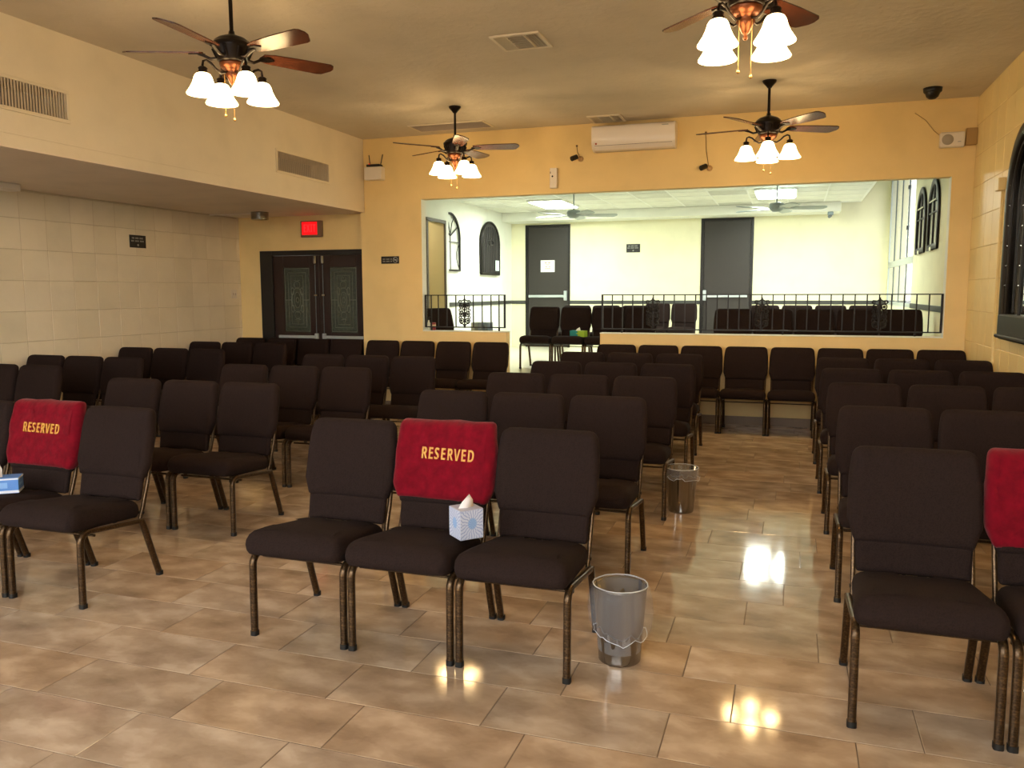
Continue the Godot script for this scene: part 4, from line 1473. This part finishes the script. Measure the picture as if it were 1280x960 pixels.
func wall_fittings() -> void:
	# registers on the upper left wall (face +x)
	register("long wall register with fine upright slats at the left picture edge", V(SOFFIT_X, 2.99, 4.62), Vector3(0, PI / 2, 0), 1.03, 0.195, 40, M.vent_slat, 0.28)
	register("long wall register with fine upright slats near the red exit sign", V(SOFFIT_X, 2.99, 8.445), Vector3(0, PI / 2, 0), 1.05, 0.205, 40, M.vent_slat, 0.28)
	# ceiling grilles (face down)
	register("long return air grille in the ceiling behind the far left fan", V(-3.965, HALL_H, 9.42), Vector3(PI / 2, 0, 0), 0.92, 0.34, 22, M.vent_slat, 0.9, true)
	diffuser("square ceiling air diffuser in the middle of the hall ceiling", V(-2.115, HALL_H, 6.49), 0.38)
	diffuser("square ceiling air diffuser just above the air conditioner", V(-2.10, HALL_H, 9.62), 0.36)
	air_conditioner()
	var t: Node3D
	var st: SurfaceTool
	# router on a white box with two aerials
	t = thing("wifi_box", "white box with a black two-aerial router, high in the left corner", "router", V(-5.205, 3.0, BACK_D))
	st = mb()
	box(st, Vector3(0, 0.085, 0.055), Vector3(0.25, 0.165, 0.11), 0.006)
	obj("case", st, M.plastic_white, t)
	st = mb()
	box(st, Vector3(0.0, 0.186, 0.055), Vector3(0.19, 0.03, 0.10), 0.006)
	obj("router", st, M.black, t)
	for s in [-1.0, 1.0]:
		st = mb()
		tube(st, [Vector3(s * 0.075, 0.19, 0.03), Vector3(s * (0.09 if s < 0 else 0.11), 0.33, 0.03)], 0.006, -1, 6)
		obj("aerial", st, M.black, t)
	st = mb()
	box(st, Vector3(-0.05, 0.205, 0.10), Vector3(0.016, 0.012, 0.006), 0.001)
	obj("indicator", st, M.exit, t)
	st = mb()
	box(st, Vector3(-0.135, 0.13, 0.03), Vector3(0.03, 0.03, 0.04), 0.004)
	obj("plug", st, M.black, t)
	# detector box
	t = thing("wall_sensor", "tall narrow white box with a black eye above the opening", "sensor", V(-2.79, 2.80, BACK_D))
	st = mb()
	box(st, Vector3(0, 0.12, 0.025), Vector3(0.09, 0.24, 0.05), 0.006)
	obj("case", st, M.plastic_white, t)
	st = mb()
	lathe(st, [[0.0, 0.006], [0.010, 0.004], [0.011, 0.0]], 12, Transform3D(Basis(Vector3.RIGHT, PI / 2), Vector3(-0.01, 0.14, 0.049)))
	obj("eye", st, M.black, t)
	st = mb()
	box(st, Vector3(-0.035, 0.185, 0.051), Vector3(0.008, 0.025, 0.003), 0.001)
	obj("slot", st, M.black, t)
	# two small cameras on the wall
	security_camera("small black camera on a pale bracket left of the air conditioner", V(-2.50, 3.135, BACK_D), 0.155)
	security_camera("small black camera on a pale bracket right of the air conditioner", V(-0.985, 2.95, BACK_D), 0.40)
	# dome camera under the ceiling
	t = thing("dome_camera", "black dome camera under the ceiling near the right corner", "camera", V(1.25, HALL_H, 9.30))
	st = mb()
	lathe(st, [[0.0, -0.11], [0.03, -0.105], [0.055, -0.085], [0.068, -0.05], [0.07, -0.04]], 20)
	obj("dome", st, M.black, t)
	st = mb()
	lathe(st, [[0.075, -0.045], [0.085, -0.035], [0.088, 0.0], [0.0, 0.0]], 20)
	obj("base", st, M.black, t)
	# speaker and the box behind it
	t = thing("wall_speaker", "flat white wall speaker with a round grille in the right corner", "speaker", V(1.525, 3.03, BACK_D))
	st = mb()
	box(st, Vector3(0, 0.08, 0.04), Vector3(0.235, 0.155, 0.07), 0.01)
	obj("case", st, M.plastic_white, t)
	st = mb()
	lathe(st, [[0.0, 0.008], [0.05, 0.006], [0.056, 0.0]], 24, Transform3D(Basis(Vector3.RIGHT, PI / 2), Vector3(-0.045, 0.08, 0.074)))
	obj("grille", st, mat(Color(0.62, 0.58, 0.52), 0.7), t)
	st = mb()
	box(st, Vector3(0.065, 0.055, 0.076), Vector3(0.03, 0.008, 0.002))
	obj("badge", st, M.grey_mark, t)
	st = mb()
	tube(st, [Vector3(-0.115, 0.14, 0.01), Vector3(-0.17, 0.19, 0.004), Vector3(-0.25, 0.30, 0.004), Vector3(-0.36, 0.385, 0.004)], 0.004, -1, 5)
	obj("wire", st, mat(Color(0.70, 0.56, 0.34), 0.6), t)
	st = mb()
	box(st, V(1.705, 3.135, BACK_D - 0.03), Vector3(0.105, 0.17, 0.06), 0.004)
	tag(obj("junction_box", st, mat(Color(0.66, 0.52, 0.30), 0.6)), "tan painted junction box between the wall speaker and the right wall", "junction box")
	# conduit on the right wall
	t = thing("conduit", "gold painted conduit with a small box running up the right wall", "conduit", V(RIGHT_X, 0.0, 8.50))
	st = mb()
	box(st, Vector3(-0.012, 1.22, 0), Vector3(0.024, 2.44, 0.03), 0.004)
	obj("channel", st, M.block_gold2, t)
	st = mb()
	box(st, Vector3(-0.03, 2.49, 0), Vector3(0.06, 0.11, 0.13), 0.005)
	obj("box", st, M.block_gold2, t)
	# illegible small black signs
	sign_plate("black plastic sign with two grey lines on the cream block wall", Transform3D(Basis(Vector3.UP, PI / 2), V(LEFT_X, 2.09, 8.03)), 0.26, 0.15, 0)
	sign_plate("narrow black sign with a round mark right of the double doors", Transform3D(Basis(), V(-5.03, 1.925, BACK_D)), 0.26, 0.095, 1)
	sign_plate("black plastic sign with two grey lines on the bright far wall", Transform3D(Basis(), V(-3.035, 2.325, BD1)), 0.275, 0.165, 0)
	# exit sign
	t = thing("exit_sign", "glowing red exit sign above the double doors", "exit sign", V(-6.265, 2.305, 9.97))
	st = mb()
	box(st, Vector3(0, 0.11, 0.025), Vector3(0.33, 0.22, 0.05), 0.006)
	obj("case", st, mat(Color(0.45, 0.36, 0.26), 0.6), t)
	st = mb()
	box(st, Vector3(-0.02, 0.118, 0.0515), Vector3(0.24, 0.175, 0.004), 0.001)
	obj("face", st, M.exit, t)
	lettering("EXIT", 0.185, 0.105, 0.003, M.exit_letter, t).position = Vector3(-0.02, 0.118, 0.054)
	omni(Vector3(-0.02, 0.11, 0.09), Color(1.0, 0.1, 0.1), 0.004, 0.05, t)
	# chrome drum on the soffit and its thin conduit
	t = thing("ceiling_drum", "chrome drum fixture on the low soffit before the double doors", "fixture", V(-6.67, SOFFIT_Y, 9.35))
	st = mb()
	lathe(st, [[0.0, -0.10], [0.10, -0.10], [0.112, -0.093], [0.112, -0.005], [0.118, 0.0], [0.0, 0.0]], 28, Transform3D(), true)
	obj("drum", st, M.chrome, t)
	st = mb()
	tube(st, [Vector3(-0.11, -0.012, 0), Vector3(-0.78, -0.012, 0.02)], 0.009, -1, 6)
	obj("wire_cover", st, M.soffit, t)
	t = thing("soffit_fixture", "small white fixture under the soffit at the left picture edge", "fixture", V(-7.16, SOFFIT_Y, 6.0))
	st = mb()
	box(st, Vector3(0, -0.035, 0), Vector3(0.16, 0.07, 0.30), 0.012)
	obj("case", st, M.plastic_white, t)
	# light switch plate by the doors
	t = thing("switch_plate", "pale switch plate on the block wall beside the double doors", "switch", Vector3(LEFT_X, 1.47, -9.80), PI / 2)
	st = mb()
	box(st, Vector3(0, 0.06, 0.004), Vector3(0.12, 0.12, 0.008), 0.002)
	obj("plate", st, M.plastic_white, t)
	st = mb()
	for s in [-1.0, 1.0]:
		box(st, Vector3(s * 0.025, 0.06, 0.011), Vector3(0.016, 0.035, 0.008), 0.002)
	obj("toggle", st, M.vent_slat, t)

func diffuser(label: String, at: Vector3, s: float) -> void:
	# square louvre: three fields of slats that throw air three ways
	var t := thing("air_register", label, "air vent", at, 0, "air vents of the hall")
	t.rotation = Vector3(PI / 2, 0, 0)
	var st := mb()
	var b := 0.03
	for q in [[0.0, 1.0], [0.0, -1.0], [1.0, 0.0], [-1.0, 0.0]]:
		box(st, Vector3(q[0] * s / 2, q[1] * s / 2, 0.006), Vector3(b if q[0] != 0.0 else s + b, b if q[1] != 0.0 else s - b, 0.014), 0.003)
	obj("frame", st, M.vent_white, t)
	st = mb()
	box(st, Vector3(0, 0, -0.245), Vector3(s * 0.88, s * 0.88, 0.008))
	obj("duct_back", st, M.duct, t)
	st = mb()
	for k in 5:
		var x := s * (0.22 + 0.055 * k)
		var bs := Basis(Vector3.UP, -0.7)
		box(st, Vector3.ZERO, Vector3(0.016, s * 0.92, 0.0015), 0.0, Transform3D(bs, Vector3(x, 0, 0.007)))
		bs = Basis(Vector3.UP, 0.7)
		box(st, Vector3.ZERO, Vector3(0.022, s * 0.92, 0.0015), 0.0, Transform3D(bs, Vector3(-x, 0, 0.007)))
	for k in 7:
		var y := -s * 0.42 + s * 0.14 * k
		var bs := Basis(Vector3.RIGHT, 0.75)
		box(st, Vector3.ZERO, Vector3(s * 0.36, 0.026, 0.0015), 0.0, Transform3D(bs, Vector3(0, y, 0.007)))
	box(st, Vector3(s * 0.19, 0, 0.007), Vector3(0.008, s * 0.94, 0.014))
	box(st, Vector3(-s * 0.19, 0, 0.007), Vector3(0.008, s * 0.94, 0.014))
	obj("slats", st, M.vent_white, t).set_meta("kind", "stuff")

func air_conditioner() -> void:
	var t := thing("air_conditioner", "white split air conditioner high on the gold back wall", "air conditioner", V(-1.80, 3.19, BACK_D))
	var prof := PackedVector2Array([Vector2(0, 0.0), Vector2(0.11, 0.0), Vector2(0.165, 0.025), Vector2(0.195, 0.07), Vector2(0.205, 0.13), Vector2(0.205, 0.22), Vector2(0.195, 0.262), Vector2(0.17, 0.28), Vector2(0, 0.285)])
	var st := mb()
	prism(st, prof, -0.475, 0.475, Transform3D(Basis(Vector3(0, 0, 1), Vector3(0, 1, 0), Vector3(-1, 0, 0)), Vector3.ZERO), true)
	obj("body", st, mat(Color(0.90, 0.86, 0.82), 0.25), t)
	st = mb()
	for sg in [-1.0, 1.0]:
		prism(st, prof, 0.0, 0.018, Transform3D(Basis(Vector3(0, 0, 1), Vector3(0, 1, 0), Vector3(-1, 0, 0)), Vector3(0.484 if sg < 0 else -0.466, 0, 0)).scaled_local(Vector3(1.01, 1.005, 1)))
	obj("end_cap", st, mat(Color(0.88, 0.84, 0.79), 0.3), t)
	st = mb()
	box(st, Vector3(0, 0.053, 0.183), Vector3(0.90, 0.004, 0.01), 0.0)  # grey strip stands in for the shade in the flap gap
	obj("flap_gap_shade", st, mat(Color(0.45, 0.41, 0.38), 0.6), t)
	st = mb()
	box(st, Vector3.ZERO, Vector3(0.90, 0.05, 0.006), 0.002, Transform3D(Basis(Vector3.RIGHT, 0.75), Vector3(0, 0.026, 0.166)))
	obj("flap", st, mat(Color(0.88, 0.84, 0.80), 0.3), t)
	st = mb()
	box(st, Vector3(0.37, 0.245, 0.2015), Vector3(0.075, 0.010, 0.003))
	obj("badge", st, M.grey_mark, t)
	st = mb()
	box(st, Vector3(-0.43, 0.075, 0.1975), Vector3(0.02, 0.02, 0.003))
	obj("sticker", st, mat(Color(0.65, 0.25, 0.15), 0.6), t)

func security_camera(label: String, at: Vector3, wire: float) -> void:
	var t := thing("security_camera", label, "camera", at, 0, "small wall cameras")
	var st := mb()
	lathe(st, [[0.0, 0.018], [0.028, 0.016], [0.034, 0.0], [0.0, 0.0]], 16, Transform3D(Basis(Vector3.RIGHT, PI / 2), Vector3(0.04, 0, 0)))
	tube(st, [Vector3(0.04, 0, 0.01), Vector3(0.025, 0, 0.05), Vector3(-0.005, 0.0, 0.07)], 0.010, -1, 8)
	obj("bracket", st, mat(Color(0.72, 0.58, 0.40), 0.5), t)
	st = mb()
	tube(st, [Vector3(0.005, 0.018, 0.06), Vector3(-0.045, -0.012, 0.115)], 0.030, -1, 12)
	obj("body", st, M.black, t)
	st = mb()
	tube(st, [Vector3(0.03, 0.02, 0.012), Vector3(0.0, wire * 0.5, 0.004), Vector3(-0.01, wire, 0.004)], 0.0035, -1, 5)
	lathe(st, [[0.0, 0.006], [0.012, 0.004], [0.013, 0.0]], 10, Transform3D(Basis(Vector3.RIGHT, PI / 2), Vector3(-0.01, wire, 0)))
	obj("wire", st, mat(Color(0.42, 0.30, 0.16), 0.7), t)

func sign_plate(label: String, at: Transform3D, w: float, h: float, style: int) -> void:
	var t := thing("wall_sign", label, "sign")
	t.transform = at
	var st := mb()
	box(st, Vector3(0, h / 2, 0.004), Vector3(w, h, 0.008), 0.002)
	obj("plate", st, mat(Color(0.045, 0.03, 0.03), 0.5), t)
	st = mb()
	# lines of lettering too small to read: rows of upright strokes
	var lines := [[0.0, 0.76, 0.74, 0.13], [0.0, 0.53, 0.84, 0.12]] if style == 0 else [[-0.15, 0.62, 0.52, 0.16], [-0.15, 0.32, 0.52, 0.16]]
	for l in lines:
		var n := 14 if style == 0 else 11
		for k in n:
			if k % 5 == 3:
				continue
			var x: float = (l[0] + l[2] * ((k + 0.5) / n - 0.5)) * w
			box(st, Vector3(x, l[1] * h, 0.0085), Vector3(l[2] * w / n * 0.62, l[3] * h, 0.001))
	obj("print", st, M.grey_mark, t).set_meta("kind", "stuff")
	st = mb()
	var c := Vector3(0, 0.22 * h, 0.0085) if style == 0 else Vector3(0.30 * w, 0.5 * h, 0.0085)
	var r := 0.09 * h if style == 0 else 0.36 * h
	if style == 0:
		lathe(st, [[r, -0.0005], [r, 0.0005], [0.0, 0.0008]], 12, Transform3D(Basis(Vector3.RIGHT, PI / 2), c))
	else:
		ellipse(st, c, r, r, 0.004, 18)
		tube(st, [c + Vector3(-r, r, 0) * 0.7, c + Vector3(r, -r, 0) * 0.7], 0.0035, -1, 5)
		box(st, c, Vector3(r * 1.1, r * 0.5, 0.002))
	obj("symbol", st, M.grey_mark, t)

# ---------------------------------------------------------------- arched frames and mirrors
func arch_outline(w: float, spring: float, top: float, seg := 20) -> PackedVector2Array:
	var o := PackedVector2Array([Vector2(-w / 2, 0), Vector2(w / 2, 0)])
	for k in seg + 1:
		var a := PI * k / seg
		o.append(Vector2(cos(a) * w / 2, spring + sin(a) * (top - spring)))
	return o

func arch_tube(st: SurfaceTool, w: float, spring: float, top: float, r: float, z := 0.0, rz := -1.0) -> void:
	var p := []
	for q in arch_outline(w, spring, top):
		p.append(Vector3(q.x, q.y, z))
	tube(st, p, r, rz, 8, 3.0, false, true, Vector3(0, 0, 1))

func arched_pieces() -> void:
	# big arched mirror on the right wall of the hall, mostly outside the picture
	var t := thing("arched_mirror", "tall arched mirror in a thick black frame at the right picture edge", "mirror", V(RIGHT_X, 1.17, 7.50), -PI / 2)
	var st := mb()
	arch_tube(st, 0.98, 1.12, 1.66, 0.045, 0.045, 0.055)
	obj("frame", st, M.black_iron, t)
	st = mb()
	box(st, Vector3(0, 0.09, 0.05), Vector3(1.0, 0.18, 0.09), 0.012)
	box(st, Vector3(0, -0.005, 0.055), Vector3(1.05, 0.03, 0.11), 0.008)
	obj("sill", st, M.black_iron, t)
	st = mb()
	prism(st, arch_outline(0.94, 1.12, 1.62), 0.004, 0.02)
	obj("glass", st, M.mirror, t)
	st = mb()
	arch_tube(st, 0.86, 1.12, 1.58, 0.012, 0.05)
	tube(st, [Vector3(0, 0.1, 0.05), Vector3(0, 1.6, 0.05)], 0.012, -1, 8)
	for s in [-1.0, 1.0]:
		arch_part(st, s * 0.2, 0.2, 1.12, 0.25, 0.05, 0.010)
	obj("tracery", st, M.black_iron, t)
	st = mb()
	for k in 6:
		for s in [-1.0, 1.0]:
			box(st, Vector3(s * 0.452, 0.42 + 0.165 * k, 0.07), Vector3(0.05, 0.010, 0.012), 0.002)
	obj("clip", st, M.chrome, t)
	# back room: see-through iron arch and dark arch on the left wall
	t = thing("iron_arch", "see-through iron arch wall piece beside the back room doorway", "wall decor", V(BX0, 1.925, 13.15), PI / 2)
	st = mb()
	arch_tube(st, 0.84, 0.55, 0.96, 0.020, 0.03)
	obj("frame", st, M.black_iron, t)
	st = mb()
	tube(st, [Vector3(0.0, 0, 0.03), Vector3(0.0, 0.62, 0.03)], 0.010, -1, 6)
	tube(st, [Vector3(-0.41, 0.48, 0.03), Vector3(0.41, 0.48, 0.03)], 0.008, -1, 6)
	for s in [-1.0, 1.0]:
		tube(st, [Vector3(0, 0.58, 0.03), Vector3(s * 0.2, 0.68, 0.03), Vector3(s * 0.36, 0.76, 0.03)], 0.012, -1, 6)
		tube(st, [Vector3(0, 0.60, 0.03), Vector3(s * 0.08, 0.8, 0.03), Vector3(s * 0.18, 0.91, 0.03)], 0.010, -1, 6)
		tube(st, [Vector3(s * 0.40, 0.48, 0.03), Vector3(s * 0.28, 0.32, 0.03), Vector3(s * 0.27, 0.2, 0.03), Vector3(s * 0.39, 0.03, 0.03)], 0.007, -1, 6)
	obj("scrollwork", st, M.black_iron, t)
	t = thing("dark_arch", "solid dark arched wall piece with a small white card on the back room's left wall", "wall decor", V(BX0, 1.895, 15.11), PI / 2)
	st = mb()
	prism(st, arch_outline(0.98, 0.58, 0.98), 0.002, 0.04)
	obj("panel", st, mat(Color(0.20, 0.19, 0.19), 0.6), t)
	st = mb()
	arch_tube(st, 0.98, 0.58, 0.98, 0.025, 0.04)
	obj("frame", st, M.black_iron, t)
	st = mb()
	for k in 9:
		var x := -0.4 + 0.1 * k
		tube(st, [Vector3(x, 0.03, 0.045), Vector3(x, 0.6 + 0.3 * sqrt(maxf(0.0, 1.0 - pow(x / 0.49, 2.0))), 0.045)], 0.008, -1, 5)
	ellipse(st, Vector3(0.02, 0.6, 0.05), 0.12, 0.05, 0.012, 14)
	obj("grille", st, mat(Color(0.13, 0.12, 0.12), 0.5), t)
	st = mb()
	box(st, Vector3(0.33, 0.17, 0.062), Vector3(0.20, 0.20, 0.004))
	obj("card", st, mat(Color(0.82, 0.88, 0.90), 0.7), t)
	# two tall black arches on the back room's right wall
	for q in [[12.36, 0.74, 0.80, "black arched wall frame nearer the window in the back room"], [11.33, 0.74, 0.80, "black arched wall frame nearest the right edge of the opening"]]:
		t = thing("black_arch", q[3], "wall decor", V(BX1, 2.08, q[0]), -PI / 2, "black arched frames on the back room's right wall")
		st = mb()
		arch_tube(st, q[1], 0.42, q[2], 0.016, 0.017, 0.045)
		obj("frame", st, M.black_iron, t)
		st = mb()
		prism(st, arch_outline(q[1] - 0.05, 0.42, q[2] - 0.03), 0.002, 0.012)
		obj("glass", st, mat(Color(0.10, 0.10, 0.11), 0.15), t)
		st = mb()
		tube(st, [Vector3(0, 0, 0.016), Vector3(0, 0.78, 0.016)], 0.010, -1, 6)
		tube(st, [Vector3(-0.35, 0.42, 0.016), Vector3(0.35, 0.42, 0.016)], 0.010, -1, 6)
		obj("muntin", st, M.black_iron, t)
		st = mb()
		box(st, Vector3(0.0, 0.56, 0.033), Vector3(0.5, 0.02, 0.008), 0.002)
		box(st, Vector3(0.0, -0.02, 0.025), Vector3(0.12, 0.05, 0.03), 0.004)
		obj("clasp", st, M.chrome, t)

func arch_part(st: SurfaceTool, x: float, y0: float, y1: float, hw: float, z: float, r: float) -> void:
	tube(st, [Vector3(x, y0, z), Vector3(x, y1, z), Vector3(x * 0.8, y1 + 0.2, z), Vector3(0, y1 + 0.38, z)], r, -1, 6)

# ---------------------------------------------------------------- loose things in the back room
func back_room_things() -> void:
	var st: SurfaceTool
	var t := thing("red_tin", "small red tin on the sill at the left end of the short railing", "tin", V(-4.47, 1.052, 9.955))
	st = mb()
	lathe(st, [[0.0, 0.0], [0.03, 0.0], [0.032, 0.004], [0.032, 0.096], [0.03, 0.10], [0.0, 0.10]], 18, Transform3D(), true)
	obj("can", st, mat(Color(0.55, 0.10, 0.06), 0.4), t)
	st = mb()
	lathe(st, [[0.0325, 0.05], [0.0325, 0.075]], 18)
	obj("band", st, mat(Color(0.75, 0.62, 0.45), 0.5), t)
	t = thing("white_bottle", "small white pump bottle beside the red tin on the sill", "bottle", V(-4.535, 1.052, 9.95))
	st = mb()
	lathe(st, [[0.0, 0.0], [0.02, 0.0], [0.022, 0.004], [0.022, 0.09], [0.012, 0.11], [0.009, 0.13], [0.0, 0.13]], 16)
	obj("body", st, mat(Color(0.82, 0.84, 0.76), 0.4), t)
	st = mb()
	lathe(st, [[0.0, 0.13], [0.010, 0.13], [0.010, 0.15], [0.004, 0.152], [0.004, 0.17], [0.0, 0.17]], 12)
	box(st, Vector3(0.008, 0.172, 0), Vector3(0.03, 0.008, 0.01), 0.002)
	obj("pump", st, M.black, t)
	for k in 3:
		st = mb()
		var w: float = [0.06, 0.045, 0.05][k]
		box(st, Vector3(0, 0.36, 0), Vector3(w, 0.72, 0.22), 0.006)
		var o := obj("upright_panel", st, mat([Color(0.62, 0.66, 0.62), Color(0.50, 0.56, 0.60), Color(0.40, 0.46, 0.50)][k], 0.6))
		o.position = V(-4.28 + 0.1 * k, UP_FLOOR, 11.0)
		tag(o, "narrow grey panel standing behind the short railing, %s" % ["palest, left of three", "middle of three", "darkest, right of three"][k], "panel", "grey panels behind the short railing")
	# small camera under the bulkhead
	t = thing("bulkhead_camera", "small white camera under the right end of the back room bulkhead", "camera", V(0.60, 2.955, 15.98))
	st = mb()
	box(st, Vector3(0, -0.03, 0), Vector3(0.10, 0.06, 0.08), 0.01)
	obj("base", st, M.white_metal, t)
	st = mb()
	tube(st, [Vector3(0, -0.07, 0.0), Vector3(-0.02, -0.09, 0.07)], 0.028, -1, 10)
	obj("lens", st, mat(Color(0.45, 0.48, 0.48), 0.4), t)
	# door casing in the left wall
	var cx := BX0 + 0.12
	st = mb()
	slab(st, cx - 0.012, cx + 0.015, UP_FLOOR, 2.70, 12.69, 12.745, 0.004)
	slab(st, cx - 0.012, cx + 0.015, 2.67, 2.725, 11.97, 12.745, 0.004)
	slab(st, cx - 0.012, cx + 0.015, UP_FLOOR, 2.70, 11.97, 12.03, 0.004)
	struct("trim_doorway", st, mat(Color(0.33, 0.29, 0.24), 0.6))
	st = mb()
	slab(st, BX0 - 0.15, cx - 0.013, UP_FLOOR, 2.70, 12.705, 12.725)
	slab(st, BX0 - 0.15, cx - 0.013, UP_FLOOR, 2.70, 11.995, 12.015)
	struct("trim_doorway_lit_jamb", st, M.hall_tan)  # tan on the jamb stands in for warm light from the passage
	t = thing("added_passage_light", "unseen globe light added to brighten the passage behind the left doorway", "light", V(BX0 - 0.7, 2.95, 12.2))
	st = mb()
	lathe(st, [[0.0, -0.13], [0.06, -0.12], [0.09, -0.07], [0.08, -0.03], [0.05, -0.01], [0.06, 0.0], [0.0, 0.0]], 16)
	obj("globe", st, M.shade, t)
	omni(Vector3(0, -0.07, 0), Color(1.0, 0.95, 0.82), 0.6, 0.05, t)  # lamp out of view, put in to brighten the passage walls
